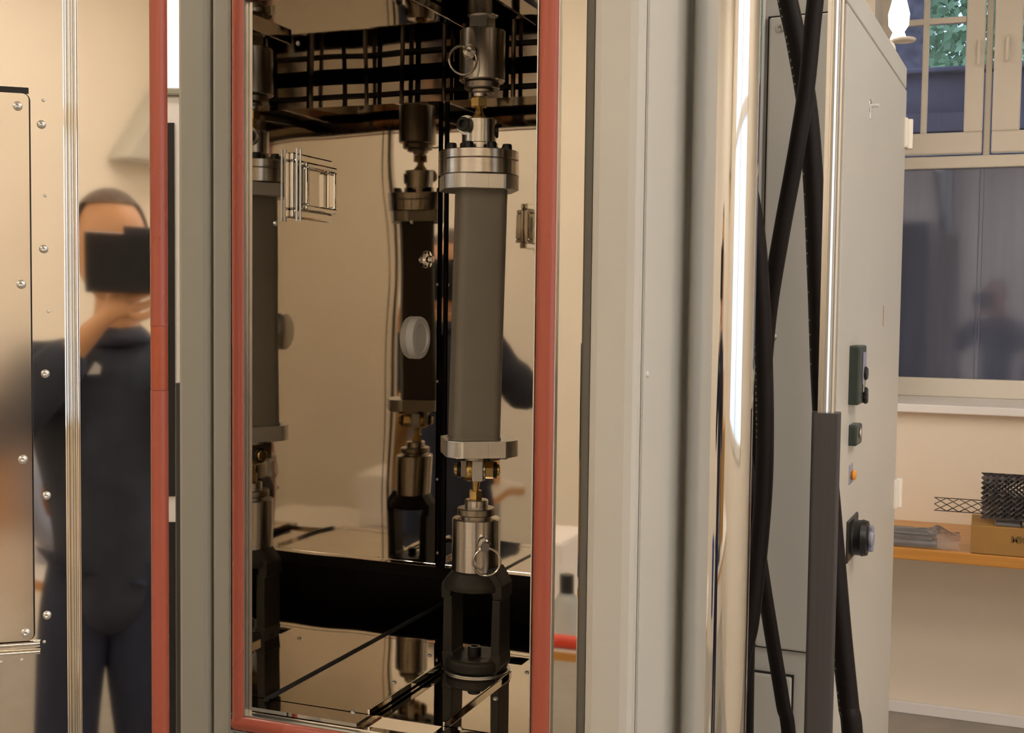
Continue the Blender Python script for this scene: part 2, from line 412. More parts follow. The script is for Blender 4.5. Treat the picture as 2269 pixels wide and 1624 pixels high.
# pendant lamp in front of the window
p = at(1992, 36, 3.2)
t = thing('pendant_lamp', (p.x, p.y, p.z - .08), 'white bell shaped pendant lamp hanging before the upper window pane', 'lamp')
b = MB(); b.lathe([(.006, .15), (.012, .13), (.028, .065), (.026, .035), (.015, .018), (.022, 0), (.0, 0)], (p.x, p.y, p.z - .06), seg=32); b.build('lamp_shade', 'lampw', t)
b = MB(); b.cyl((p.x + .014, p.y, p.z - .068), (0, 0, 1), .032, 0, .008, 32, .003); b.build('lamp_rim', 'white', t)
b = MB(); b.cyl((p.x, p.y, p.z + .08), (0, 0, 1), .004, 0, ZC - p.z - .08, 10); b.build('lamp_rod', 'white', t)

# ------------------------------------------------------------------ desk and things on it under the window
zd = W(1990, 1151).z; yd = hit(1990, 1213, (0, 0, 1), (0, 0, zd)).y
t = thing('desk', (0, (YW + yd) / 2, 0), 'long orange beech desk top fixed below the window', 'desk')
b = MB(); b.box((-1.6, yd, zd - .038), (1.9, YW - .001, zd), .004); b.build('desk_top', 'wood', t)
for x in (-1.4, 1.7):
    b = MB(); b.box((x, yd + .12, 0), (x + .04, YW - .02, zd - .038), .003); b.build('leg', 'wood', t)
D = lambda px, py: hit(px, py, (0, 0, 1), (0, 0, zd))
bl = D(2150, 1226); bh = .092
t = thing('cardboard_box', (bl.x + .22, bl.y + .1, zd), 'brown cardboard box with printed lettering on the desk', 'box')
b = MB(); b.box((bl.x, bl.y, zd + .001), (bl.x + .5, bl.y + .22, zd + bh), .003); b.build('box_body', 'card', t)
b = MB(); b.box((bl.x + .2, bl.y - .0012, zd + .02), (bl.x + .24, bl.y + .001, zd + bh - .005)); b.build('tape', 'card', t)
tp = hit(2240, 1202, (0, 1, 0), (0, bl.y, 0))
text('MICRO', 'lettering', 'ink', t, frame_m((tp.x, bl.y - .0015, tp.z), (1, 0, 0), (0, 0, 1), (0, -1, 0)), .030)
b = MB()
for i in range(5):
    for j in range(3):
        b.box((bl.x + .07 + i * .08, bl.y + .01 + j * .065, zd + bh), (bl.x + .145 + i * .08, bl.y + .07 + j * .065, zd + bh + .012 + .006 * ((i + j) % 2)), .006)
tag(b.build('plastic_wrap', 'clear'), 'crumpled clear plastic film lying on the cardboard box', 'film')
def lattice(b, x0, x1, y, z0, z1, nx, nz, r, wob=0.0):
    dx = (x1 - x0) / nx; dz = (z1 - z0) / nz
    for j in range(nz + 1):
        for sgn in (1, -1):
            pts = [(x0 + i * dx / 2, y + wob * math.sin(i * 1.7 + j), z0 + j * dz + sgn * (dz / 2 if i % 2 else 0)) for i in range(2 * nx + 1)]
            pts = [(a, c, min(max(d, z0), z1)) for a, c, d in pts]
            b.tube(pts, r, 4, cat=False)
ms = hit(2172, 1145, (0, 1, 0), (0, bl.y + .1, 0)); mt = hit(2172, 1041, (0, 1, 0), (0, bl.y + .1, 0))
mz0 = zd + bh + .02
b = MB()
for q in range(8): lattice(b, ms.x + .002 * q, ms.x + .36, bl.y + .03 + q * .02, mz0, mt.z - .004 * q, 20, 9, .0016, .002)
tag(b.build('mesh_stack', 'meshm'), 'stack of grey expanded metal mesh standing on the cardboard box', 'mesh')
l0 = hit(2070, 1143, (0, 1, 0), (0, bl.y + .12, 0)); l1 = hit(2172, 1117, (0, 1, 0), (0, bl.y + .12, 0))
b = MB(); lattice(b, l0.x, l1.x + .05, bl.y + .105, mz0 + .002, mz0 + .045, 5, 2, .0016)
tag(b.build('mesh_strip', 'meshm'), 'narrow expanded metal strip poking out left of the mesh stack', 'mesh')
q0 = D(1970, 1208)
t = thing('rod_bundle', (q0.x + .08, q0.y + .08, zd), 'bundle of grey rods in a clear plastic bag on the desk', 'bundle')
for i in range(8):
    b = MB(); z = zd + .012 + .018 * (i // 4); y = q0.y + .02 + .026 * (i % 4)
    e = D(2100, 1200).x - .012 * (i % 3)
    b.cyl((q0.x - .25, y, z), (1, 0, 0), .010, 0, e - q0.x + .25 - .03, 12, .002); b.build('rod', 'darkrod', t)
b = MB(); vs = []; fs = []
n, m_ = 26, 12; x0 = q0.x - .27; x1 = D(2126, 1200).x
for i in range(n):
    for j in range(m_):
        u = i / (n - 1); v = j / (m_ - 1); prof = math.sin(PI * v) ** .5
        hgt = (.052 if u < .82 else .052 - (u - .82) * .12) * prof + .002 + random.uniform(0, .004) * prof + (.02 * random.random() * prof if u > .8 else 0)
        vs.append((x0 + (x1 - x0) * u + (random.uniform(-.008, .008) if u > .8 else 0), q0.y - .002 + .125 * v, zd + hgt))
for i in range(n - 1):
    for j in range(m_ - 1): fs.append((i * m_ + j, (i + 1) * m_ + j, (i + 1) * m_ + j + 1, i * m_ + j + 1))
b.add(vs, fs, False); b.build('bag', 'clear', t)

# ------------------------------------------------------------------ control cabinet at right
DA, DB = 1.63, 2.3
A = at(1849, 800, DA); B = at(1990, 800, DB)
dv = Vector((B.x - A.x, B.y - A.y, 0)); LC = dv.length; dv.normalize()      # along side face, away
nv = Vector((dv.y, -dv.x, 0))                                                 # outward normal of side (to the right)
ztop = at(1990 + 17, 155, DB).z
def CF(p): return Vector((A.x, A.y, 0)) + dv * p[0] - nv * p[1] + Vector((0, 0, p[2]))   # (along, inward, z)
cabt = thing('control_cabinet', (A.x - nv.x * .3 + dv.x * .4, A.y - nv.y * .3 + dv.y * .4, 0), 'tall grey steel control cabinet with switches beside the window', 'cabinet')
b = MB(); b.box((0.004, 0.004, 0.02), (LC, .118, ztop), .004, CF); b.build('cabinet_body', 'cab', cabt)
def CS(px, py):       # point on side plane -> (along, z)
    h = hit(px, py, nv, A); return ((h - A).dot(dv), h.z)
zd1 = CS(1990, 178)[1]
b = MB(); b.box((.012, -.003, .10), (LC - .012, .004, zd1), .002, CF); b.build('side_door', 'cab', cabt)
b = MB(); b.box((.012, -.002, zd1 + .004), (LC - .012, .004, ztop - .004), .002, CF); b.build('top_panel', 'cab', cabt)
def CFr(px, py):      # point on front plane -> (inward, z)
    h = hit(px, py, dv, A); return (-(h - A).dot(nv), h.z)
f0, zf0 = CFr(1706, 40); _, zf1 = CFr(1705, 1434); f1 = .012
b = MB(); b.box((-.004, f1, zf1), (.004, f0, zf0), .003, CF); fp = b.build('front_panel', 'cab', cabt)
g0, gz = CFr(1755, 1500)
b = MB(); b.box((-.004, g0, .12), (.004, .117, gz), .003, CF); b.build('lower_panel', 'cab', cabt)
for name, (i0, z0, i1, z1) in {'a': (f1 - .002, zf0, f0 + .002, zf0 + .002), 'b': (f1 - .002, zf1 - .0015, f0 + .002, zf1), 'c': (f0, zf1, f0 + .002, zf0),
                               'd': (g0 - .002, gz, .117, gz + .002), 'e': (g0 - .002, .12, g0, gz)}.items():
    b = MB(); b.box((.0, i0, z0), (-.0008 + .001, i1, z1), 0, CF); b.box((-.001, i0, z0), (.004, i1, z1), 0, CF); b.build('seam', 'black', cabt)
b = MB(); b.box((-.0045, f0 + .006, gz + .02), (.003, .117, ztop - .01), .003, CF); b.build('side_cover', 'cab', cabt)
for px, py in ((1730, 65), (1713, 747)):
    i0, z0 = CFr(px, py); b = MB(); c = CF((-.004, i0, z0)); b.lathe([(.006, 0), (.006, .001), (.003, .002), (.0025, -.001), (0, -.001)], c, -dv, 20); b.build('screw', 'alu', cabt)
# fittings on the side face
def side_box(name, m, px0, py0, px1, py1, out, par=cabt, ch=.003):
    a0, z0 = CS(px0, py0); a1, z1 = CS(px1, py1)
    b = MB(); b.box((a0, 0, z0), (a1, -out, z1), ch, CF); return b.build(name, m, par)
sw = side_box('key_module', 'plastic', 1878, 766, 1890, 890, .018)
a0, z0 = CS(1884, 780); a1, z1 = CS(1887, 850)
b = MB(); b.box((a0, -.018, z1), (a0 + .03, -.0195, z0), .001, CF); b.build('module_label', 'lilac', sw)
for py, r in ((826, .010), (868, .008), (880, .009)):
    aa, zz = CS(1886, py); b = MB(); b.cyl(CF((aa, -.017, zz)), nv, r, 0, .007, 16, .002); b.build('push_button', 'knob', sw)
aa, zz = CS(1885, 850); b = MB(); b.box((aa - .006, -.018, zz - .012), (aa + .01, -.020, zz + .012), .002, CF); b.build('module_label', 'alu', sw)
s3 = side_box('socket_module', 'plastic', 1876, 942, 1887, 980, .015)
aa, zz = CS(1882, 958); b = MB(); b.cyl(CF((aa, -.014, zz)), nv, .008, 0, .004, 16, .002); b.build('socket', 'alu', s3)
s4 = side_box('switch_base', 'lilac', 1876, 1030, 1884, 1068, .004)
aa, zz = CS(1880, 1052); b = MB(); b.cyl(CF((aa, -.004, zz)), nv, .008, 0, .007, 16, .003); b.build('signal_lamp', 'orange', s4)
aa, z0 = CS(1872, 1155); _, z1 = CS(1872, 1245); a1, _ = CS(1892, 1200); zz = (z0 + z1) / 2
b = MB(); b.box((aa - .004, 0, z1), (a1, -.006, z0), .002, CF)
kc = CF(((aa + a1) / 2, 0, zz)); R_ = (z0 - z1) / 2 * .92
b.lathe([(R_, 0), (R_, .007), (R_ * .93, .009), (R_ * .93, .017), (R_ * .97, .019), (R_ * .9, .027), (0, .028)], kc, nv, 36); rs = b.build('rotary_switch', 'knob', cabt)
b = MB(); b.cyl(kc, nv, .012, .027, .036, 20, .003); b.box((-.004 + (aa + a1) / 2, -.027, zz - .02), (.004 + (aa + a1) / 2, -.036, zz + .02), .003, CF); b.build('switch_knob', 'lilac', rs)
aa, zz = CS(1924, 235)
b = MB(); b.cyl(CF((aa, 0, zz)), nv, .011, 0, .004, 20, .001); lk = b.build('lock', 'alu', cabt)
b = MB(); b.cyl(CF((aa, 0, zz)), nv, .003, .003, .016, 12, .001); b.box((aa - .003, -.002, zz - .02), (aa + .003, -.005, zz), .001, CF); b.build('key', 'zinc', lk)
for py in (275, 1087):
    zz = CS(1985, py)[1]; b = MB(); b.box((LC - .03, -.001, zz - .028), (LC + .002, -.008, zz + .028), .002, CF)
    b.cyl(CF((LC, -.008, zz - .028)), (0, 0, 1), .007, 0, .056, 14, .001); b.build('hinge', 'white', cabt)
aa = LC - .08; b = MB(); b.torus(CF((aa, .03, ztop + .018)), dv, .014, .005, 24, 8); b.cyl(CF((aa, .03, ztop)), (0, 0, 1), .011, -.002, .008, 16); b.build('lifting_eye', 'white', cabt)
aa, zz = CS(1953, 700); b = MB(); b.box((aa - .002, -.0025, zz - .018), (aa + .002, -.0035, zz + .018), 0, CF); b.build('rust_mark', 'card', cabt)

# ------------------------------------------------------------------ climate chamber
YF = 1.13; XI0, XI1 = -.757, -.415; ZF, ZT = 1.040, 1.857; YB = 1.634; YBK = 1.79
ch = thing('climate_chamber', (-.586, 1.5, .85), 'grey climate chamber with polished steel interior and red door seal', 'test chamber')
ZL, ZH = .86, 2.06
XO0, XO1 = -.853, -.315
# outer shell
b = MB(); b.box((XO0, YF + .012, ZL), (XO0 + .03, YBK + .03, ZH), .004); b.build('side_panel', 'grey', ch)
b = MB(); b.box((XO1 - .03, YF + .010, ZL), (XO1, YBK + .03, ZH), .008); sp = b.build('side_panel', 'grey', ch)
b = MB(); b.box((XO1 - .001, YF + .022, ZL + .01), (XO1 + .0022, YBK + .02, ZH - .01), .001); b.build('cover_sheet', 'grey', sp)
h = hit(1409, 833, (1, 0, 0), (XO1, 0, 0)); h.y = YF + .034
b = MB(); b.lathe([(.0032, 0), (.0032, .0012), (.0018, .002), (0, .0012)], (XO1 + .002, h.y, h.z), (1, 0, 0), 16); b.build('screw', 'zinc', sp)
b = MB(); b.box((XO0 + .03, YBK, ZL), (XO1 - .03, YBK + .03, ZH)); b.build('back_panel', 'cavity', ch)
b = MB(); b.box((XO0 + .03, YF + .02, ZH - .02), (XO1 - .03, YBK, ZH)); b.build('roof_panel', 'grey', ch)
b = MB(); b.box((XO0 + .03, YF + .02, ZL), (XO1 - .03, YBK, ZL + .02)); b.build('base_panel', 'grey', ch)
# front frame
b = MB(); b.box((XO0, YF - .004, ZL), (-.812, YF + .03, ZH), .006); b.build('front_post', 'greyd', ch)  # same paint as the right post, darkened for the door's shade
b = MB(); b.box((-.364, YF - .004, ZL), (XO1, YF + .03, ZH), .010); b.build('front_post', 'grey', ch)
b = MB(); b.box((-.813, YF + .004, ZL), (-.805, YF + .02, ZH)); b.box((-.3705, YF + .002, ZL), (-.363, YF + .02, ZH)); b.build('groove', 'groove', ch)
b = MB(); b.box((-.8065, YF - .004, ZL), (-.779, YF + .03, ZH), .005); b.build('front_strip', 'greyd', ch)
b = MB(); b.box((-.3985, YF - .002, ZL), (-.3700, YF + .03, ZH), .0012); b.build('front_strip', 'strip', ch)
b = MB(); b.box((-.779, YF - .001, ZL), (-.3985, YF + .03, 1.012), .002); b.build('front_strip', 'greyd', ch)
b = MB(); b.box((-.779, YF - .001, 1.846), (-.3985, YF + .03, ZH), .002); b.build('front_strip', 'greyd', ch)
# seal: a tube all round with joints
def seal_run(p, q, m, r=.0086):
    p, q = Vector(p), Vector(q); b = MB()
    d = (q - p).normalized(); side = d.cross(Vector((0, 1, 0))).normalized()
    prof = [(math.cos(a) * r, math.sin(a) * r * .8) for a in [2 * PI * i / 18 for i in range(18)]]
    b.prism(prof, 0, (q - p).length, p, side, (0, -1, 0), d, smooth=True); b.build('door_seal', m, ch)
sx0, sx1, sz0, sz1 = -.7705, -.4075, 1.0225, 1.8365
zj = hit(534, 770, (0, 1, 0), (0, YF, 0)).z; zj2 = hit(1200, 975, (0, 1, 0), (0, YF, 0)).z
YS = YF - .003
seal_run((sx0, YS, sz0), (sx0, YS, zj), 'seal'); seal_run((sx0, YS, zj), (sx0, YS, sz1), 'seal', .0088)
seal_run((sx1, YS, sz0), (sx1, YS, zj2), 'seal', .0105); seal_run((sx1, YS, zj2), (sx1, YS, sz1), 'seal', .0108)
seal_run((sx0 - .006, YS, sz0), (sx1 + .006, YS, sz0), 'seal', .0092); seal_run((sx0 - .006, YS, sz1), (sx1 + .006, YS, sz1), 'seal', .0092)
b = MB()
for x in (sx0 - .0098, sx0 + .0085, sx1 - .0118, sx1 + .0105): b.box((x - .0006, YF - .006, 1.012), (x + .0006, YF + .004, 1.846))
for z in (sz0 - .0098, sz0 + .0095, sz1 + .0098): b.box((sx0 - .009, YF - .006, z - .0006), (sx1 + .010, YF + .004, z + .0006))
b.build('seal_channel', 'alu', ch)
# interior
b = MB(); b.box((-.79, YF + .008, 1.0), (-.7625, YF + .03, 1.86)); b.box((-.4165, YF + .008, 1.0), (-.39, YF + .03, 1.86))
b.box((-.79, YF + .008, 1.0), (-.39, YF + .03, 1.0315)); b.box((-.79, YF + .008, 1.828), (-.39, YF + .03, 1.86)); b.build('opening_frame', 'inner', ch)
b = MB(); b.box((XI0, YF + .004, 1.0318), (XI1, YF + .034, 1.0335)); b.box((XI0, YF + .031, 1.0318), (XI1, YF + .034, ZF)); b.build('sill_plate', 'inner', ch)
T = .004
b = MB(); b.box((XI0 - T, YF + .002, ZF - .02), (XI0, YBK, ZT + .05)); lw = b.build('inner_left_wall', 'inner', ch)
b = MB(); b.box((XI1, YF + .002, ZF - .02), (XI1 + T, YBK, ZT + .05)); rw = b.build('inner_right_wall', 'inner', ch)
SX0, SX1, SY1 = -.623, -.534, 1.345
b = MB(); b.box((XI0, YF + .002, ZF - T), (SX0, YBK, ZF)); b.box((SX1, YF + .002, ZF - T), (XI1, YBK, ZF)); fl_ = b
b.box((SX0, 1.432, ZF - T), (SX1, YBK, ZF)); flo = b.build('inner_floor', 'inner', ch)
b = MB(); b.box((SX0 - .03, YF + .032, ZF - .009), (SX1 + .03, 1.44, ZF - .005)); b.build('slot_tray', 'inner', flo)
b = MB()
b.box((SX0 - .003, YF + .032, ZF - .008), (SX0, 1.352, ZF + .006), .001)
b.box((SX1, YF + .032, ZF - .008), (SX1 + .003, 1.36, ZF + .005), .001); b.build('slot_lip', 'strip', flo)
b = MB(); b.cyl((XI0, YF + .03, ZF), (0, 1, 0), .0028, 0, YBK - YF - .04, 10); b.build('corner_sealant', 'black', flo)
zl = hit(980, 1395, (0, 0, 1), (0, 0, ZF))
b = MB(); b.box((XI0, YF + .002, ZT), (SX0, YBK, ZT + T)); b.box((SX1, YF + .002, ZT), (XI1, YBK, ZT + T)); b.box((SX0, 1.42, ZT), (SX1, YBK, ZT + T)); cei = b.build('inner_ceiling', 'inner', ch)
b = MB(); b.box((SX0 - .003, YF + .004, ZT - .010), (SX0, 1.42, ZT + .03), .001); b.box((SX1, YF + .004, ZT - .010), (SX1 + .003, 1.42, ZT + .03), .001); b.box((SX0, YF + .004, ZT + .03), (SX1, 1.42, ZT + .034)); b.build('ceiling_slot', 'inner', cei)
b = MB(); b.box((XI0 + .0075, YB, 1.103), (XI1 - .006, YB + .003, 1.799)); b.box((XI0 + .0075, YB, 1.103), (XI0 + .009, YB + .02, 1.799)); b.box((XI0 + .0075, YB, 1.097), (XI1 - .006, YB + .012, 1.103), .001); baf = b.build('rear_baffle', 'inner', ch)
b = MB(); b.box((XI0 + .0005, YB + .016, 1.10), (XI0 + .0075, YB + .02, 1.80)); b.build('baffle_gap', 'black', baf)
b = MB(); b.box((XI0, YB + .0, 1.45), (XI0 + .0012, YB + .001, 1.80)); b.build('baffle_edge', 'strip', baf)
def screw_at(px, py, n, p, par, r=.0035):
    hh = hit(px, py, n, p); nn = Vector(n)
    b = MB(); b.lathe([(r, 0), (r, r * .3), (r * .6, r * .6), (r * .25, r * .45), (0, r * .3)], hh, nn, 14); return b.build('screw', 'alu', par)
for px, py in ((640, 1408), (782, 1578), (873, 1512), (1168, 1490), (1098, 1548), (1020, 1614), (952, 1452)): screw_at(px, py, (0, 0, 1), (0, 0, ZF), flo, .003)
for py in (630, 845, 1062, 1225): screw_at(969, py, (1, 0, 0), (XI0, 0, 0), lw, .0022)
for px, py in ((912, 492), (610, 495), (660, 96), (770, 7)): screw_at(px, py, (1, 0, 0), (XI0, 0, 0), lw, .003)
for x, z in ((-.70, 1.45), (-.47, 1.45), (-.47, 1.2)):
    b = MB(); b.lathe([(.003, 0), (.003, .001), (.0015, .002), (0, .001)], (x, YB, z), (0, -1, 0), 12); b.build('screw', 'alu', baf)
# cooling tubes and fan ring behind the baffle, seen through the top gap
for i, x in enumerate((-.735, -.665, -.60, -.50)):
    b = MB(); b.tube([(x, YB + .045, 1.70), (x, YB + .045, ZT - .002)], .0035, 10, cat=False); b.build('cooling_tube', 'dsteel', ch)
b = MB()
b.box((XI0, YB + .052, 1.822), (XI1, YB + .056, 1.828))
b.build('tube_rail', 'cavity', ch)
for i in range(5):
    x = -.745 + i * .066; b = MB(); b.box((x, YB + .060, 1.785), (x + .058, YB + .062, 1.845), .001); b.build('patch_reflector', 'dsteel2', ch)  # steel plates added to give light patches above the baffle
# observation port on left wall
L = lambda px, py: hit(px, py, (1, 0, 0), (XI0, 0, 0))
pa, pb = L(640, 345), L(728, 486)
ya, yb = pa.y, pb.y; za, zb = L(685, 347).z, L(685, 488).z
vp = thing('tmp', (0, 0, 0), 'x', 'x'); bpy.data.objects.remove(vp)
def ring_frame(b, x0, x1, y0, y1, z0, z1, wd, chf=.001):
    b.box((x0, y0, z0), (x1, y1, z0 + wd), chf); b.box((x0, y0, z1 - wd), (x1, y1, z1), chf)
    b.box((x0, y0, z0 + wd), (x1, y0 + wd, z1 - wd), chf); b.box((x0, y1 - wd, z0 + wd), (x1, y1, z1 - wd), chf)
b = MB(); ring_frame(b, XI0, XI0 + .006, ya, yb, zb, za, .010, .002); pf = b.build('port_frame', 'strip', ch)
b = MB(); ring_frame(b, XI0 + .006, XI0 + .016, ya + .014, yb - .006, zb + .010, za - .010, .006, .002); b.build('port_inner_frame', 'strip', pf)
b = MB(); b.box((XI0 + .001, ya + .018, zb + .014), (XI0 + .004, yb - .010, za - .014)); b.build('port_pane', 'inner', pf)
b = MB()
for y in (ya + .001, ya + .009): b.cyl((XI0 + .010, y, zb - .004), (0, 0, 1), .0013, 0, za - zb + .008, 12)
b.cyl((XI0 + .014, ya + .019, zb + .012), (0, 0, 1), .0018, 0, za - zb - .024, 12); b.build('port_edge', 'alu', pf)
# round white plug on left wall and mirrored one on right wall
pc = L(920, 748); rz = .047 * (pc - EYE).length / 2.65 * 1.0
b = MB(); b.lathe([(rz, 0), (rz, .007), (rz * .95, .010), (rz * .72, .0105), (rz * .68, .008), (0, .008)], (XI0, pc.y, pc.z), (1, 0, 0), 40); b.build('port_plug', 'ptfe', ch)
b = MB(); b.lathe([(rz, 0), (rz, .006), (rz * .9, .008), (0, .008)], (XI1, pc.y - .01, pc.z), (-1, 0, 0), 36); b.build('port_cover', 'dsteel', ch)
pc = L(945, 575)
b = MB(); b.lathe([(.013, 0), (.012, .004), (.006, .005), (.005, .010), (0, .011)], (XI0, pc.y, pc.z), (1, 0, 0), 24); b.build('glint_boss', 'strip', ch)  # small steel boss added to stand for a bright reflection on the wall
tp = hit(507, 1633, (0, 1, 0), (0, YF - .005, 0))
text('2.5', 'lettering', 'alu', ch, frame_m((tp.x, YF - .0015, tp.z), (1, 0, 0), (0, 0, 1), (0, -1, 0)), .011)

# ------------------------------------------------------------------ chamber door, swung open to the left
du = Vector((-math.sin(math.radians(38.4)), math.cos(math.radians(38.4)), 0)); dt = Vector((du.y * -1, du.x, 0))
DD = 1.28
def DF(p): return du * (DD - p[1]) + dt * p[0] + Vector((0, 0, p[2]))      # (s to the left, n to the camera, z)
def DS(px, py=800, n=0.0):
    hh = hit(px, py, du, du * (DD - n)); return hh.dot(dt), hh.z
doo = thing('chamber_door_leaf', DF((.2, -.05, .90)), 'chamber door swung open, with mirror steel inside and red seal', 'door')
s_r = DS(371)[0]; S_L = .40; DZ0, DZ1 = .90, 1.98
b = MB(); b.box((s_r, -.085, DZ0), (S_L + .03, -.001, DZ1), .006, DF); b.build('door_shell', 'grey', doo)
s_m = DS(172)[0]
b = MB(); b.box((s_r + .002, -.001, DZ0 + .01), (s_m + .002, .0015, DZ1 - .01), .0005, DF); b.build('mirror_sheet', 'mirror', doo)
# mouldings
for pxc, r in ((149, .0022), (157.5, .0016), (164, .0014), (171, .0026)):
    sc_ = DS(pxc)[0]; b = MB(); b.cyl(DF((sc_, .003, DZ0 + .03)), (0, 0, 1), r, 0, DZ1 - DZ0 - .06, 14); b.build('moulding', 'strip', doo)
s_f = DS(148)[0]; s_p = DS(72)[0]
b = MB(); b.box((s_f, -.001, DZ0 + .03), (S_L, .010, DZ1 - .03), .001, DF); b.build('plug_panel', 'mirror', doo)
b = MB(); b.box((s_f - .009, -.001, DZ0 + .03), (s_f, .001, DZ1 - .03), 0, DF); b.build('moulding_groove', 'black', doo)
zp1 = DS(40, 208, .01)[1]; zp0 = DS(40, 1418, .01)[1]
def rrect(x0, x1, y0, y1, r, n=6):
    pts = []
    for cx, cy, a0 in ((x1 - r, y1 - r, 0), (x0 + r, y1 - r, 90), (x0 + r, y0 + r, 180), (x1 - r, y0 + r, 270)):
        for i in range(n + 1):
            a = math.radians(a0 + 90 * i / n); pts.append((cx + r * math.cos(a), cy + r * math.sin(a)))
    return pts
nrm = -du
b = MB(); b.prism(rrect(s_p, .37, zp0, zp1, .006), .0112, .0145, du * DD, dt, (0, 0, 1), nrm); dpl = b.build('cover_plate', 'plate', doo)
b = MB(); b.prism(rrect(s_p - .001, .371, zp0 - .001, zp1 + .001, .007), .010, .0114, du * DD, dt, (0, 0, 1), nrm); b.build('plate_gasket', 'cavity', doo)
z_s = DS(40, 200, .01)[1]
b = MB(); b.box((DS(71)[0], .010, z_s - .003), (.37, .0108, z_s + .003), 0, DF); b.build('vent_slot', 'black', doo)
for py, r in ((1428, .003), (1446, .0022)):
    zz = DS(40, py, .01)[1]; b = MB(); b.cyl(DF((DS(86)[0], .012, zz)), dt, r, 0, .30, 12); b.build('lower_moulding', 'strip', doo)
scr = None
def door_screw(px, py, n, par, r=.0042):
    global scr
    s_, z_ = DS(px, py, n)
    if scr is None:
        me = MB(); me.lathe([(1, 0), (1, .25), (.75, .5), (.4, .62), (.2, .5), (0, .35)], (0, 0, 0), -du, 20)
        o = me.build('screw', 'alu', par); scr = o.data
        cz = Vector((0, 0, 0)); o.location = (0, 0, 0)
        inv = wloc(par)
        for v in scr.vertices: v.co = inv @ v.co
        bpy.data.objects.remove(o)
    o = bpy.data.objects.new('screw', scr); COL.objects.link(o); o.parent = par
    o.location = wloc(par).inverted() @ DF((s_, n, z_)); o.scale = (r, r, r)
for px, py in ((39, 235), (47, 630), (51, 1018), (57, 1402)): door_screw(px, py, .0145, doo, .0045)
for px, py in ((92, 276), (97, 552), (100, 828), (103, 1098), (104, 1363)): door_screw(px, py, .010, doo, .0042)
for px, py in ((96, 222), (100, 434), (107, 690), (2, 1467), (48, 1462), (98, 1422)): door_screw(px, py, .010, doo, .0016)
# seal of the door
def dseal(z0, z1, m, r=.0088):
    c = (DS(337)[0] + DS(369)[0]) / 2; b = MB()
    prof = [(math.cos(a) * r, math.sin(a) * r * .75) for a in [2 * PI * i / 18 for i in range(18)]]
    b.prism(prof, z0, z1, du * (DD - .006) + dt * c, dt, nrm, (0, 0, 1), smooth=True); b.build('seal', m, doo)
za_, zb_ = DS(350, 722)[1], DS(350, 864)[1]
dseal(DZ0 + .01, zb_, 'seal'); dseal(zb_ + .0003, za_ - .0003, 'seal2', .0086); dseal(za_, DZ1 - .01, 'seal')
b = MB(); b.box((s_r + .0002, -.001, DZ0 + .01), (s_r + .0014, .007, DZ1 - .01), .0004, DF); b.build('seal_channel', 'alu', doo)

# ------------------------------------------------------------------ machine column, profiles, hoses
cc = at(1596, 800, 1.325)
b = MB(); b.cyl((cc.x, cc.y, .5), (0, 0, 1), .0372, 0, 2.1, 96, .002)
tag(b.build('guide_column', 'chrome'), 'polished chrome guide column right of the chamber', 'column')
cc2 = Vector((-.90, 1.40, 0))
def profile(px, pytop, depth, name_label, zlo, zhi, sl):
    pc = at(px, pytop, depth); ex = Vector((math.cos(-.1), math.sin(-.1), 0))
    view = Vector((pc.x, pc.y, 0)).normalized(); ex = Vector((view.y, -view.x, 0))
    t = thing('profile_rail', (pc.x, pc.y, .4), name_label, 'rail')
    b = MB(); ctr = Vector((pc.x, pc.y, 0))
    pts = [(-.0095, -.004), (-.0095, .009), (.0095, .009), (.0095, -.004), (.0085, -.006), (.0065, -.0065), (.0045, -.0055), (.0035, -.004), (.0025, -.0055), (0, -.007), (-.0015, -.0055), (-.0022, -.004), (-.003, -.0055), (-.0045, -.0055), (-.005, -.004)]
    b.prism(pts, zlo, zhi, ctr, ex, view, (0, 0, 1)); b.build('aluminium_rail', 'rod', t)
    if sl:
        b = MB(); ztop_ = at(1818, sl, depth).z
        b.prism(rrect(-.0168, .0162, -.012, .02, .005), .35, ztop_, ctr + ex * .001, ex, view, (0, 0, 1), smooth=True); b.build('dark_sleeve', 'sleeve', t)
    return t
profile(1830.5, 900, 1.40, 'ribbed aluminium rail sliding into a dark sleeve beside the hoses', .45, 2.6, 914)
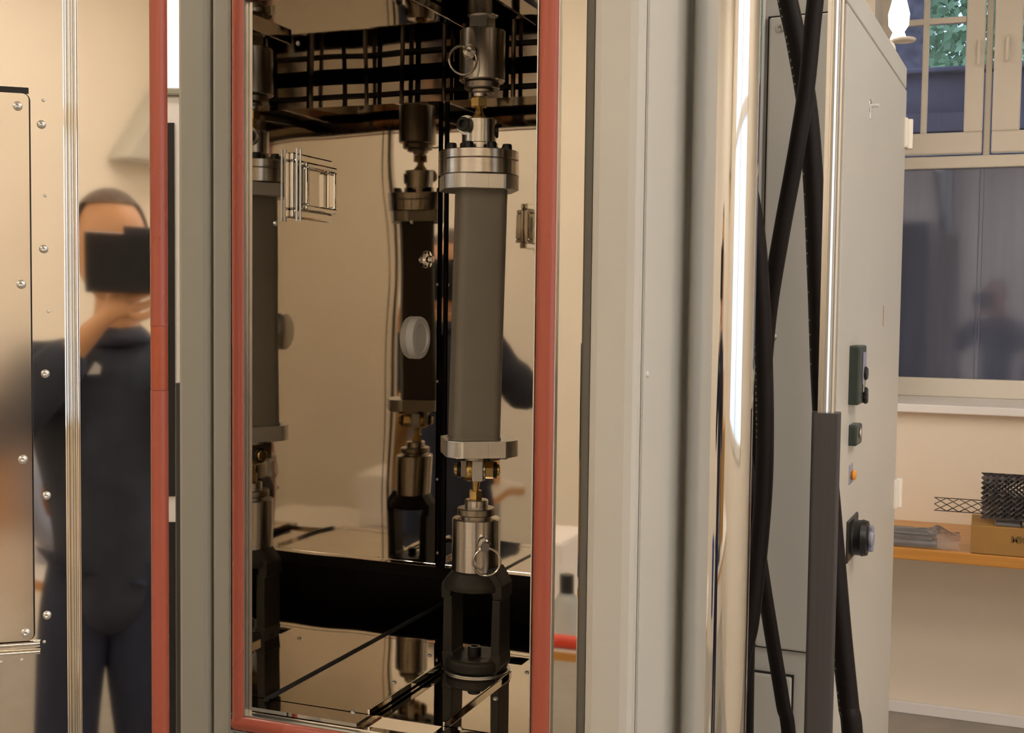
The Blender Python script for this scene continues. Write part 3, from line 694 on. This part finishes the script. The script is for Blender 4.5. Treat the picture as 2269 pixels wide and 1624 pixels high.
def hose(label, pts, rpx, prints=None):
    P_ = [at(x, y, d) for x, y, d in pts]; r = rpx / FPX * pts[0][2]
    if prints:
        t = thing('hydraulic_hose', P_[len(P_) // 2], label, 'hose'); b = MB(); b.tube(P_, r, 20); b.build('hose_body', 'hose', t)
        b = MB()
        # flush printed marks along the left flank of the hose
        def samp(u):
            n = len(P_) - 1; i = min(int(u * n), n - 1); f = u * n - i
            p0, p1, p2, p3 = P_[max(i - 1, 0)], P_[i], P_[i + 1], P_[min(i + 2, n)]
            return .5 * ((2 * p1) + (p2 - p0) * f + (2 * p0 - 5 * p1 + 4 * p2 - p3) * f * f + (3 * p1 - p0 - 3 * p2 + p3) * f ** 3)
        for u0, u1, ang in prints:
            k = int((u1 - u0) * 110)
            for i in range(k):
                if random.random() < .22: continue
                u = u0 + (u1 - u0) * i / k; c = samp(u); c2 = samp(min(u + .004, 1)); d = (c2 - c).normalized()
                v = (c - EYE).normalized(); s_ = d.cross(v).normalized()
                if s_.dot(RT) > 0: s_ = -s_
                nn = (s_ * math.cos(ang) - v * math.sin(ang)).normalized(); tt = d.cross(nn).normalized()
                o_ = c + nn * (r + .0002); sh = random.choice((0, 1, 2))
                L_ = .0022; hh = .0042
                def q(a0, a1, b0, b1):
                    b.add([o_ + d * a0 + tt * b0, o_ + d * a1 + tt * b0, o_ + d * a1 + tt * b1, o_ + d * a0 + tt * b1], [(0, 1, 2, 3)])
                q(0, .0007, -hh / 2, hh / 2)
                if sh == 0: q(L_, L_ + .0007, -hh / 2, hh / 2); q(0, L_, -.0004, .0004)
                elif sh == 1: q(0, L_, hh / 2 - .0008, hh / 2); q(0, L_, -hh / 2, -hh / 2 + .0008)
                else: q(0, L_ + .0005, -hh / 2, -hh / 2 + .0008)
        b.build('printed_marks', 'print', t)['kind'] = 'stuff'
        return t
    b = MB(); b.tube(P_, r, 20)
    return tag(b.build('hydraulic_hose', 'hose'), label, 'hose')
hose('black hose with pale print running behind the dark sleeve to lower right',
     [(1600, -1100, 1.58), (1700, -300, 1.56), (1738, -40, 1.55), (1766, 100, 1.55), (1790, 250, 1.55), (1803, 420, 1.55), (1812, 640, 1.55), (1822, 900, 1.55), (1843, 1150, 1.54), (1864, 1400, 1.52), (1880, 1560, 1.51), (1892, 1680, 1.5), (1930, 2400, 1.5), (1930, 3330, 1.5)], 22,
     [(.15, .33, .55), (.34, .52, .45), (.68, .80, .5)])
hose('black hose crossing from upper right down to the column',
     [(1808, -1100, 1.47), (1808, -300, 1.47), (1808, -40, 1.47), (1800, 60, 1.47), (1786, 200, 1.47), (1762, 350, 1.47), (1731, 520, 1.48), (1705, 680, 1.50), (1692, 820, 1.53), (1680, 960, 1.56), (1668, 1080, 1.57), (1660, 1200, 1.57), (1650, 1800, 1.57), (1640, 3200, 1.57)], 19)
hose('black hose bowing out from behind the chrome column',
     [(1630, -1100, 1.44), (1632, 100, 1.44), (1652, 360, 1.44), (1676, 520, 1.44), (1688, 680, 1.44), (1693, 820, 1.44), (1695, 950, 1.44), (1692, 1080, 1.44), (1680, 1230, 1.44), (1662, 1380, 1.44), (1640, 1500, 1.44), (1615, 1900, 1.44), (1610, 3400, 1.44)], 20,
     [(.32, .52, .4)])
hose('thin black hose slanting down right at the foot of the column',
     [(1625, 200, 1.50), (1630, 800, 1.50), (1655, 1040, 1.50), (1668, 1130, 1.50), (1690, 1280, 1.50), (1712, 1420, 1.50), (1735, 1560, 1.50), (1752, 1680, 1.50), (1800, 2400, 1.5), (1800, 3330, 1.5)], 16)

# ------------------------------------------------------------------ load train in the chamber
PX, PY = -.588, 1.38
U = .000565                      # metres per pixel at the load train
pv = Vector((PX, PY, 0)).normalized(); pr = Vector((pv.y, -pv.x, 0))   # away / right seen from the camera
def Q(px, py):                   # point on the vertical plane through the load train facing the camera
    return hit(px, py, pv, (PX, PY, 0))
def Zq(py, px=1062): return Q(px, py).z
def col(px, py):
    q = Q(px, py); return Vector((q.x, q.y, 0))

# upper coupling
c = col(1069, 120); z0, z1 = Zq(182), Zq(68)
uc = thing('tensile_coupling', (c.x, c.y, z0), 'upper polished steel coupling with ring pin hanging from chamber ceiling', 'coupling')
b = MB(); b.cyl(c, (0, 0, 1), 50 * U, z0, z1, 64, .0015); b.build('coupling_sleeve', 'steel', uc)
b = MB(); b.box((c.x - .012, c.y - .014, z1 - .001), (c.x + .012, c.y + .012, z1 + .018), .001); b.build('square_shank', 'alu', uc)
b = MB(); b.cyl(c, (0, 0, 1), 34 * U, z1 + .017, 1.905, 48, .001); b.build('pull_rod', 'steel', uc)
b = MB(); b.cyl(c, (0, 0, 1), 39 * U, Zq(199), Zq(183), 48, .0012); b.cyl(c, (0, 0, 1), 27 * U, Zq(208), Zq(199), 40, .001); b.build('lock_disc', 'dsteel', uc)
b = MB(); b.cyl(col(1063, 210), (0, 0, 1), 17 * U, Zq(216), Zq(203), 32, .0006); b.build('collar', 'steel', uc)
def ringpin(par, px, py, rx, ry, rc, rr, hex_):
    h = Q(px, py); n = -pv
    o = Vector((h.x, h.y, h.z)) + n * .022
    b = MB(); b.lathe([(.0078, .012), (.0085, .018), (.0075, .024), (.003, .0265), (0, .026)] if not hex_ else [(.0085, .012), (.0085, .020), (.006, .022), (.006, .030), (0, .030)], o, n, 24 if not hex_ else 8); pn = b.build('coupling_pin', 'steel', par)
    b = MB(); b.torus(Q(rx, ry) + n * .046, (n + pr * (.12 if hex_ else .25)).normalized(), rr * U, rc, 44, 10); b.build('pull_ring', 'steel', pn)
ringpin(uc, 1040, 128, 1027, 150, .0014, 30, False)

# upper rod end (yellow passivated)
c = col(1061, 240)
re_ = thing('rod_end_joint', (c.x, c.y, Zq(264)), 'brass coloured rod end joint under the upper coupling', 'joint')
b = MB(); b.cyl(c, (0, 0, 1), 18.5 * U, Zq(238), Zq(218), 6, .0006, smooth=False, rot=.35); b.build('hex_nut', 'brass', re_)
b = MB(); b.lathe([(0, Zq(236)), (8 * U, Zq(237)), (9 * U, Zq(248)), (15 * U, Zq(258)), (21 * U, Zq(266)), (22 * U, Zq(274)), (0, Zq(275))], c, seg=24); b.cyl(c, (0, 0, 1), 8 * U, Zq(248), Zq(205), 20); b.build('threaded_shank', 'brass', re_)

# upper clamping head
c = col(1061, 380); rF = 88 * U
fn = (-pv * math.cos(.16) + pr * math.sin(.16)).normalized(); fr_ = Vector((-fn.y, fn.x, 0))
uh = thing('clamping_head', (c.x, c.y, Zq(424)), 'upper round aluminium clamping head with black bolts', 'clamp')
b = MB(); b.cyl(c, (0, 0, 1), rF, Zq(357), Zq(337), 72, .0008); b.build('top_plate', 'steel', uh)
b = MB(); b.cyl(c, (0, 0, 1), rF, Zq(391), Zq(358), 72, .0008); b.build('clamp_ring', 'steel', uh)
def flatdisc(zc0, zc1, R, flat, par, name='flange', cc=c):
    pts = []
    for i in range(96):
        a = 2 * PI * i / 96; x, y = R * math.cos(a), R * math.sin(a)
        # four flats, square to the specimen faces
        for ux, uy in ((1, 0), (-1, 0), (0, 1), (0, -1)):
            d = x * ux + y * uy
            if d > flat: x -= (d - flat) * ux; y -= (d - flat) * uy
        pts.append((x, y))
    b = MB(); b.prism(pts, zc0, zc1, cc, fr_, fn, (0, 0, 1))
    o = b.build(name, 'alu', par, bevel=.0006)
    b = MB(); e = cc + fn * (flat + .0001); b.add([e + fr_ * x + Vector((0, 0, z)) for x, z in ((.0042, zc0 + .001), (.0046, zc0 + .001), (.0046, zc1 - .001), (.0042, zc1 - .001))], [(0, 1, 2, 3)]); b.build('scribed_line', 'dsteel', o)
    return o
flatdisc(Zq(424), Zq(392), 93 * U, 82 * U, uh)
zt_ = Zq(337)
for i in range(8):
    a = 2 * PI * i / 8 + .35; p = c + (pr * math.cos(a) - pv * math.sin(a)) * (.74 * rF)
    b = MB(); b.lathe([(.0062, 0), (.0062, .006), (.0052, .0085), (.0034, .0088), (.003, .005), (0, .005)], (p.x, p.y, zt_), seg=20); b.build('socket_bolt', 'bolt', uh)
cb = col(1062, 300)
b = MB(); b.cyl(cb, (0, 0, 1), .024, zt_, Zq(318), 40, .001); b.build('base_ring', 'steel', uh)
b = MB(); b.cyl(cb, (0, 0, 1), 38 * U, Zq(320), Zq(265), 48, .001); b.build('clevis', 'steel', uh)
h = Q(1043, 281); n = (-pv * .93 - pr * .36).normalized()
b = MB(); b.lathe([(0, .012), (.0123, .012), (.0123, .0155), (.0118, .016), (0, .016)], h, n, 32); b.build('washer', 'alu', uh)
b = MB(); b.lathe([(.0086, .016), (.0086, .026), (.0078, .027), (.005, .027), (.0045, .021), (0, .021)], h, n, 28); b.build('clevis_bolt', 'bolt', uh)
h2 = Q(1092, 290); b = MB(); b.cyl(h2, pr, .009, -.003, .007, 24, .001); b.build('clevis_nut', 'bolt', uh)

# specimen
ct, cbm = col(1066, 425), col(1050, 968); zt2, zb2 = Zq(424), Zq(969)
sp_ = thing('rubber_specimen', (cbm.x, cbm.y, zb2), 'long grey square rubber test bar clamped between the two flanges', 'specimen')
hw = 53 * U; rp = rrect(-hw, hw, -hw, hw, .011, 8); b = MB(); vs = []; N = len(rp); NZ = 12
for k in range(NZ + 1):
    f = k / NZ; cc_ = cbm.lerp(ct, f); z = zb2 + (zt2 - zb2) * f
    for x, y in rp: vs.append(cc_ + fr_ * x + fn * y + Vector((0, 0, z)))
fs = [tuple(range(N))[::-1], tuple(range(NZ * N, (NZ + 1) * N))]
for k in range(NZ):
    for i in range(N): fs.append((k * N + i, k * N + (i + 1) % N, (k + 1) * N + (i + 1) % N, (k + 1) * N + i))
b.add(vs, fs, True); b.build('specimen_body', 'rubber', sp_)
b = MB(); cq = cbm; rp2 = rrect(-hw - .001, hw + .001, -hw - .001, hw + .001, .0115, 6); b.prism(rp2, zb2 - .0005, zb2 + .0015, cbm, fr_, fn, (0, 0, 1)); b.build('glue_bead', 'rubber', sp_)

# lower clamping head
c = col(1061, 985); 
lh = thing('clamping_head', (c.x, c.y, Zq(1060)), 'lower round aluminium flange with clevis below the specimen', 'clamp')
flatdisc(Zq(1006), Zq(970), 93 * U, 80 * U, lh, cc=c)
b = MB(); b.cyl(c, (0, 0, 1), 52 * U, Zq(1016), Zq(1006), 40, .0008); b.build('base_ring', 'dsteel', lh)
for i in range(6):
    a = 2 * PI * i / 6 + .2; p = c + (pr * math.cos(a) - pv * math.sin(a)) * (.66 * rF)
    b = MB(); b.lathe([(0, -.005), (.004, -.005), (.0045, -.003), (.0045, 0)], (p.x, p.y, Zq(1006)), seg=14); b.build('socket_bolt', 'bolt', lh)
def vbox(b, px0, px1, py0, py1, d0, d1, chf=.001):
    q0 = Q(px0, py0); ww = (px1 - px0) * U; z1_ = Q((px0 + px1) / 2, py0).z; z0_ = Q((px0 + px1) / 2, py1).z
    f = lambda p: Vector((q0.x, q0.y, 0)) + pr * p[0] + pv * p[1] + Vector((0, 0, p[2]))
    b.box((0, d0, z0_), (ww, d1, z1_), chf, f)
b = MB(); vbox(b, 1047, 1070, 1008, 1062, -.020, .020); b.build('clevis_fork', 'alu', lh)
b = MB(); vbox(b, 1022, 1034, 1008, 1052, -.016, .020); b.build('clevis_fork', 'dsteel', lh)
h = Q(1076, 1041)
b = MB(); b.cyl(h, pr, .0132, -.003, -.0005, 30, .0004); b.build('washer', 'steel', lh)
b = MB(); b.cyl(h, pr, .0118, -.0005, .010, 6, .0006, smooth=False, rot=.2); b.build('hex_nut', 'brass', lh)
b = MB(); b.cyl(h, pr, .0075, -.04, .018, 24, .001); b.build('clevis_bolt', 'brass', lh)
b = MB(); b.cyl(h, pr, .0105, .010, .0145, 28, .001); b.cyl(h, pr, .010, -.036, -.030, 24, .001); b.build('lock_nut', 'bolt', lh)

# lower rod end
c = col(1054, 1080)
lr = thing('rod_end_joint', (c.x, c.y, Zq(1105)), 'brass coloured rod end joint above the lower coupling', 'joint')
h = Q(1041, 1040)
b = MB(); b.lathe([(.006, -.009), (.0125, -.008), (.0145, -.004), (.0148, 0), (.0145, .004), (.0125, .008), (.006, .009)], h, pr, 32)
b.lathe([(8 * U, Zq(1100)), (8 * U, Zq(1078)), (10 * U, Zq(1068)), (15 * U, Zq(1056))], c, seg=24); b.build('rod_end_eye', 'brass', lr)
b = MB(); b.cyl(c, (0, 0, 1), 15.5 * U, Zq(1106), Zq(1086), 6, .0006, smooth=False, rot=.5); b.build('hex_nut', 'brass', lr)

# lower coupling
c = col(1055, 1200)
lc = thing('tensile_coupling', (c.x, c.y, Zq(1268)), 'lower polished steel coupling with ring pin standing on black yoke', 'coupling')
b = MB(); b.cyl(c, (0, 0, 1), 26 * U, Zq(1126), Zq(1106), 48, .001); b.build('collar', 'steel', lc)
b = MB(); b.cyl(c, (0, 0, 1), 43 * U, Zq(1140), Zq(1124), 56, .0012); b.cyl(c, (0, 0, 1), 34 * U, Zq(1148), Zq(1139), 40, .0008); b.build('lock_disc', 'dsteel', lc)
b = MB(); b.cyl(c, (0, 0, 1), 54 * U, Zq(1262), Zq(1146), 72, .0015); b.build('coupling_sleeve', 'steel', lc)
ringpin(lc, 1074, 1194, 1078, 1228, .0014, 30, True)

# black load yoke
yf = PY - .020; yb_ = PY + .016
Y = lambda px, py: (hit(px, py, (0, 1, 0), (0, yf, 0)).x, hit(px, py, (0, 1, 0), (0, yf, 0)).z)
cb_ = Vector(((Y(980, 1400)[0] + Y(1108, 1400)[0]) / 2, PY, 0))
yk = thing('load_yoke', (cb_.x, cb_.y, ZF - .005), 'black cast steel yoke with two arms on the chamber floor', 'yoke')
b = MB()
def pr_(pts): b.prism([Y(*p) for p in pts], 0, yb_ - yf, (0, yf, 0), (1, 0, 0), (0, 0, 1), (0, 1, 0))
pr_([(1000, 1262), (1092, 1262), (1104, 1284), (1112, 1300), (1112, 1330), (1092, 1332), (1088, 1312), (1076, 1300), (1006, 1300), (998, 1306), (998, 1326), (977, 1324), (977, 1292), (986, 1280)])
pr_([(982, 1320), (1001, 1320), (1001, 1446), (980, 1446)])
pr_([(1090, 1330), (1108, 1332), (1106, 1456), (1086, 1456)])
pr_([(978, 1444), (1000, 1444), (1010, 1466), (1078, 1470), (1088, 1452), (1108, 1454), (1108, 1480), (1098, 1496), (1060, 1504), (1000, 1498), (982, 1482)])
zb0_ = ZF - .005
b.cyl(cb_, (0, 0, 1), .0395, zb0_ + .002, zb0_ + .018, 56, .003)
cc3 = col(1055, 1270); b.lathe([(0, Zq(1300)), (.040, Zq(1300)), (.040, Zq(1288)), (.030, Zq(1262)), (0, Zq(1262))], cc3, seg=48)
b.build('yoke_body', 'cast', yk, bevel=.0015)
b = MB(); b.cyl(cb_, (0, 0, 1), .0425, zb0_, zb0_ + .002, 56, .0004); b.build('base_ring', 'alu', yk)
cs = hit(1051, 1462, (0, 1, 0), (0, PY - .004, 0)); b = MB(); b.lathe([(.0085, 0), (.0085, .017), (.0075, .018), (.005, .018), (.0045, .010), (0, .010)], (cs.x, PY - .004, cs.z), seg=28); b.cyl((cs.x, PY - .004, 0), (0, 0, 1), .014, zb0_ + .012, cs.z, 28, .001); b.build('socket_bolt', 'bolt', yk)
cs = hit(1051, 1306, (0, 1, 0), (0, PY - .008, 0)); b = MB(); b.cyl((cs.x, PY - .008, cs.z - .002), (0, 0, 1), .0055, 0, .010, 6, .0003, smooth=False, rot=.5); b.cyl((cs.x, PY - .008, cs.z - .005), (0, 0, 1), .0018, 0, .004, 10); b.build('hex_bolt', 'zinc', yk)

# ------------------------------------------------------------------ white cabinet seen through gap beside the door
g = at(372, 195, 2.05); g2 = at(425, 195, 2.05)
wc = thing('white_cabinet', (g.x, g.y, 0), 'white tall cabinet seen through the gap beside the door', 'cabinet')
hh = at(386, 212, 2.05).z
gd = Vector((g2.x - g.x, g2.y - g.y, 0)).normalized()
def GFr(p): return Vector((g.x, g.y, 0)) + gd * p[0] + Vector((-gd.y, gd.x, 0)) * p[1] + Vector((0, 0, p[2]))
b = MB(); b.box((-.25, 0, .02), (.35, .4, hh), .004, GFr); b.build('cabinet_body', 'cabw', wc)
b = MB(); b.box((-.25, -.01, hh), (.35, .4, at(386, 196, 2.05).z), .003, GFr); b.build('cabinet_top', 'greyd', wc)
def gx_(px): return (at(px, 700, 2.05) - g).dot(gd)
for y0, y1 in ((272, 1107), (1166, 1700)):
    b = MB(); b.box((gx_(377) - .03, -.003, at(380, y1, 2.05).z), (gx_(380), .004, at(380, y0, 2.05).z), 0, GFr); b.build('door_gap', 'black', wc)
sp0 = at(398, 860, 1.62)
b = MB(); b.prism(rrect(-.004, .02, -.01, .02, .003), .35, at(395, 848, 1.62).z, (sp0.x, sp0.y, 0), R0, (R0.y * -1, R0.x, 0), (0, 0, 1))
tag(b.build('cable_sleeve', 'sleeve'), 'narrow dark vertical sleeve left of the chamber post', 'sleeve')

# ------------------------------------------------------------------ things behind the photographer, seen as reflections
def table(name, x0, x1, y0, y1, z, label, m='table'):
    t = thing(name, ((x0 + x1) / 2, (y0 + y1) / 2, 0), label, 'table')
    b = MB(); b.prism(rrect(x0, x1, y0, y1, .09, 8), z - .03, z, (0, 0, 0), (1, 0, 0), (0, 1, 0), (0, 0, 1)); b.build('table_top', m, t)
    b = MB(); b.prism(rrect(x0 - .002, x1 + .002, y0 - .002, y1 + .002, .09, 8), z - .028, z - .004, (0, 0, 0), (1, 0, 0), (0, 1, 0), (0, 0, 1)); b.build('table_edge', 'wood', t)
    for x in (x0 + .1, x1 - .1):
        for y in (y0 + .1, y1 - .1): b = MB(); b.cyl((x, y, 0), (0, 0, 1), .02, 0, z - .03, 16); b.build('leg', 'lbody', t)
    return t
table('work_table', .26, 1.7, -1.45, -.62, .76, 'white work table with beech edge on photographer right')
table('work_table', -2.2, -.78, -1.35, -.65, .60, 'white work table with beech edge on photographer left')
b = MB(); b.torus((.44, -.95, .96), (.3, 1, .1), .13, .035, 40, 12); b.cyl((.44, -.95, .76), (0, 0, 1), .07, .0, .05, 24, .004)
tag(b.build('cable_reel', 'lilac'), 'grey blue cable reel standing on the right work table', 'reel')
b = MB(); b.box((.62, -1.25, .761), (1.1, -.85, 1.12), .004); tag(b.build('cardboard_box', 'card'), 'large cardboard box on the right work table', 'box')
b = MB(); b.box((.35, -1.4, .761), (.95, -1.3, 1.28), .004); tag(b.build('shelf_board', 'wood'), 'upright beech board at the back of the right work table', 'board')
b = MB(); b.box((.32, -.80, .761), (.62, -.70, .80), .01); tag(b.build('tool_case', 'phonew'), 'flat dark tool case on the right work table', 'case')
b = MB(); b.lathe([(0, 0), (.036, 0), (.038, .01), (.038, .09), (.018, .125), (0, .125)], (-1.035, -.80, .601), seg=28); bo = b
t = thing('spray_bottle', (-1.035, -.80, .601), 'clear bottle with black cap on the left work table', 'bottle')
b.build('bottle_body', 'bottle', t); b = MB(); b.cyl((-1.035, -.80, .726), (0, 0, 1), .019, -.01, .045, 24, .002); b.build('bottle_cap', 'knob', t)
b = MB(); b.box((-1.14, -.70, .601), (-.90, -.66, .635), .012); tag(b.build('red_tray', 'redp'), 'red plastic tray in front of the bottle', 'tray')
b = MB(); b.box((-1.7, -1.2, .601), (-1.1, -.95, .82), .01); tag(b.build('paper_stack', 'cabw'), 'white carton at the back of the left work table', 'box')
b = MB(); b.lathe([(0, 0), (.12, 0), (.16, .22), (.165, .22), (.165, .23), (.15, .23), (.11, .01), (0, .01)], (-.2, -1.55, .45), seg=32)
t = thing('stool', (-.2, -1.55, 0), 'blue plastic tub on a grey stool behind the photographer', 'stool'); b.build('tub', 'blue', t)
b = MB(); b.cyl((-.2, -1.55, 0), (0, 0, 1), .17, .42, .45, 32, .004); b.cyl((-.2, -1.55, 0), (0, 0, 1), .02, 0, .42, 16); b.cyl((-.2, -1.55, 0), (0, 0, 1), .18, 0, .02, 32, .004); b.build('stool_frame', 'lbody', t)
# grey sloping duct under the ceiling behind
b = MB(); b.prism([(0, 0), (.46, 0), (.46, .66)], 0, .16, (1.82, -2.59, 2.12), (1, 0, 0), (0, 0, 1), (0, 1, 0)); tag(b.build('sloping_duct', 'grey'), 'grey sloping ventilation duct in the near right corner', 'duct')

# ------------------------------------------------------------------ photographer
pyaw = math.radians(25)
pf = Vector((-math.sin(pyaw), math.cos(pyaw), 0)); pR = Vector((pf.y, -pf.x, 0))
def H(x, y, z): return pR * x + pf * y + Vector((0, 0, z))
per = thing('person', H(-.04, -.30, 0), 'person in navy jacket and dark jeans photographing with a phone', 'person')
def skinned(name, m, nodes, edges, par, sub=2, root=0):
    me = bpy.data.meshes.new(name); inv = wloc(par).inverted()
    me.from_pydata([inv @ H(*n[:3]) for n in nodes], edges, [])
    o = bpy.data.objects.new(name, me); COL.objects.link(o); o.parent = par
    md = o.modifiers.new('skin', 'SKIN')
    for i, n in enumerate(nodes):
        sv = me.skin_vertices[0].data[i]; sv.radius = (n[3], n[4] if len(n) > 4 else n[3]); sv.use_root = (i == root)
    md.use_smooth_shade = True; md.use_x_symmetry = False
    s_ = o.modifiers.new('sub', 'SUBSURF'); s_.levels = sub; s_.render_levels = sub
    me.materials.append(M[m]); return o
def hand(nodes, edges, wr, palm, dirs, spread, up, curl):
    """append a palm with four fingers and a thumb. wr index of wrist"""
    wv = Vector(nodes[wr][:3]); pc_ = Vector(palm); nodes.append((*pc_, .020, .014)); p0 = len(nodes) - 1; edges.append((wr, p0))
    d = Vector(dirs).normalized(); s = Vector(spread).normalized(); u = Vector(up).normalized()
    for k, ln in enumerate((.072, .080, .074, .058)):
        base = pc_ + d * .030 + s * (.021 * (1.5 - k)); a = base + d * ln * .42 + u * .0; bq = a + (d * math.cos(curl) + u * math.sin(curl)) * ln * .33
        e = bq + (d * math.cos(2 * curl) + u * math.sin(2 * curl)) * ln * .3
        i0 = len(nodes); nodes += [(*base, .0095), (*a, .0088), (*bq, .0082), (*e, .007)]; edges += [(p0, i0), (i0, i0 + 1), (i0 + 1, i0 + 2), (i0 + 2, i0 + 3)]
    tb = pc_ + s * .022 + d * -.004; ta = tb + s * .026 + d * .018 + u * .006; te = ta + d * .026 + s * .008 + u * .012
    i0 = len(nodes); nodes += [(*tb, .012), (*ta, .0105), (*te, .009)]; edges += [(p0, i0), (i0, i0 + 1), (i0 + 1, i0 + 2)]
XB, YBd = -.027, -.29
N = [(XB, YBd, .95, .06), (XB, YBd, 1.2, .06), (XB, YBd + .01, 1.33, .07), (XB + .01, YBd + .02, 1.44, .05), (XB + .02, YBd + .04, 1.525, .052),
     (XB - .14, YBd, 1.35, .030), (XB - .28, YBd + .08, 1.175, .026), (XB - .095, -.10, 1.41, .026), (XB - .07, -.075, 1.445, .026, .022),
     (XB + .14, YBd, 1.36, .030), (XB + .25, YBd + .09, 1.185, .026), (XB + .175, -.10, 1.42, .026), (XB + .15, -.065, 1.48, .026, .022),
     (XB - .07, YBd, .80, .06), (XB - .09, YBd + .02, .48, .05), (XB - .10, YBd, .10, .042), (XB - .11, YBd + .12, .05, .035),
     (XB + .07, YBd, .80, .06), (XB + .09, YBd + .02, .48, .05), (XB + .10, YBd, .10, .042), (XB + .12, YBd + .12, .05, .035)]
Ed = [(0, 1), (1, 2), (2, 3), (3, 4), (2, 5), (5, 6), (6, 7), (7, 8), (2, 9), (9, 10), (10, 11), (11, 12), (0, 13), (13, 14), (14, 15), (15, 16), (0, 17), (17, 18), (18, 19), (19, 20)]
hand(N, Ed, 8, (XB - .03, -.058, 1.485), (1, .05, .25), (-.3, 0, 1), (0, .35, 1), .35)
hand(N, Ed, 12, (XB + .135, -.052, 1.53), (-.15, .1, 1), (-1, 0, -.1), (-.2, .8, 0), .3)
# head as part of the same surface
HX = XB + .0
hb = len(N); N += [(HX, YBd + .055, 1.58, .070, .072), (HX, YBd + .045, 1.64, .080, .088), (HX, YBd + .040, 1.69, .066, .072), (HX, YBd + .108, 1.565, .030, .022)]
Ed += [(4, hb), (hb, hb + 1), (hb + 1, hb + 2), (hb, hb + 3)]
skinned('body', 'skin', N, Ed, per, 2)
hd = Vector((HX, YBd + .05, 1.62))
def ell(name, m, c_, r_, par, cut=None):
    bm = bmesh.new(); bmesh.ops.create_uvsphere(bm, u_segments=28, v_segments=18, radius=1)
    if cut: bmesh.ops.delete(bm, geom=[v for v in bm.verts if cut(v.co)], context='VERTS')
    bm.verts.index_update(); b = MB(); b.add([H(c_[0] + v.co.x * r_[0], c_[1] + v.co.y * r_[1], c_[2] + v.co.z * r_[2]) for v in bm.verts], [tuple(v.index for v in f.verts) for f in bm.faces], True); bm.free()
    return b.build(name, m, par)
ell('face', 'skin', (hd.x, hd.y, 1.61), (.076, .096, .118), per)
ell('hair', 'hair', (hd.x, hd.y - .012, 1.635), (.082, .100, .104), per, lambda v: v.z < -.25 or (v.y > .35 and v.z < .62))
b = MB(); b.add([H(hd.x + x, hd.y + .090 + y, z) for x, y, z in ((-.008, 0, 1.625), (.008, 0, 1.625), (.016, 0, 1.58), (-.016, 0, 1.58), (0, .026, 1.585), (0, .004, 1.63))], [(0, 4, 3), (1, 2, 4), (0, 5, 4), (5, 1, 4), (3, 4, 2)], True); b.build('nose', 'skin', per)
for s_ in (-1, 1):
    ell('ear', 'skin', (hd.x + s_ * .078, hd.y - .005, 1.605), (.010, .020, .032), per)
    ell('eye', 'cabw', (hd.x + s_ * .030, hd.y + .084, 1.623), (.012, .010, .008), per)
ell('mouth', 'redp', (hd.x, hd.y + .090, 1.555), (.024, .008, .006), per)
J = [(XB, YBd, .72, .125), (XB, YBd, 1.06, .122), (XB, YBd + .005, 1.28, .14), (XB + .01, YBd + .02, 1.40, .085), (XB + .015, YBd + .035, 1.46, .066),
     (XB - .15, YBd, 1.35, .072), (XB - .28, YBd + .08, 1.17, .066), (XB - .095, -.10, 1.41, .052), (XB + .15, YBd, 1.36, .072), (XB + .25, YBd + .09, 1.18, .066), (XB + .175, -.10, 1.42, .052)]
skinned('jacket', 'navy', J, [(0, 1), (1, 2), (2, 3), (3, 4), (2, 5), (5, 6), (6, 7), (2, 8), (8, 9), (9, 10)], per)
Jn = [(XB, YBd, 1.0, .11), (XB - .07, YBd, .80, .092), (XB - .09, YBd + .02, .48, .074), (XB - .10, YBd, .09, .06), (XB + .07, YBd, .80, .092), (XB + .09, YBd + .02, .48, .074), (XB + .10, YBd, .09, .06)]
skinned('jeans', 'jeans', Jn, [(0, 1), (1, 2), (2, 3), (0, 4), (4, 5), (5, 6)], per)
for s_ in (-1, 1): ell('shoe', 'shoe', (XB + s_ * .10, YBd + .06, .04), (.05, .13, .045), per, lambda v: v.z < -.85)
b = MB(); lp_ = H(XB - .06, YBd + .150, 1.36); b.add([lp_ + pR * x + Vector((0, 0, z)) + pf * .004 for x, z in ((-.014, -.012), (.012, -.012), (.014, .004), (.002, .014))], [(0, 1, 2, 3)]); b.build('jacket_logo', 'logo', per)
# phone in an open case
ph = thing('phone', H(.0, -.02, 1.512), 'black phone in an open dark case held up in both hands', 'phone')
def HF(p): return H(*p)
b = MB(); b.box((-.122, -.036, 1.512), (.034, -.027, 1.630), .004, HF); b.build('phone_body', 'phone', ph)
b = MB(); b.box((-.045, -.044, 1.512), (.050, -.037, 1.645), .004, HF); b.build('phone_case', 'phonew', ph)
b = MB(); b.cyl(H(.0, -.027, 1.56), pf, .009, 0, .002, 20); b.cyl(H(.02, -.027, 1.56), pf, .007, 0, .002, 20); b.build('camera_lens', 'knob', ph)
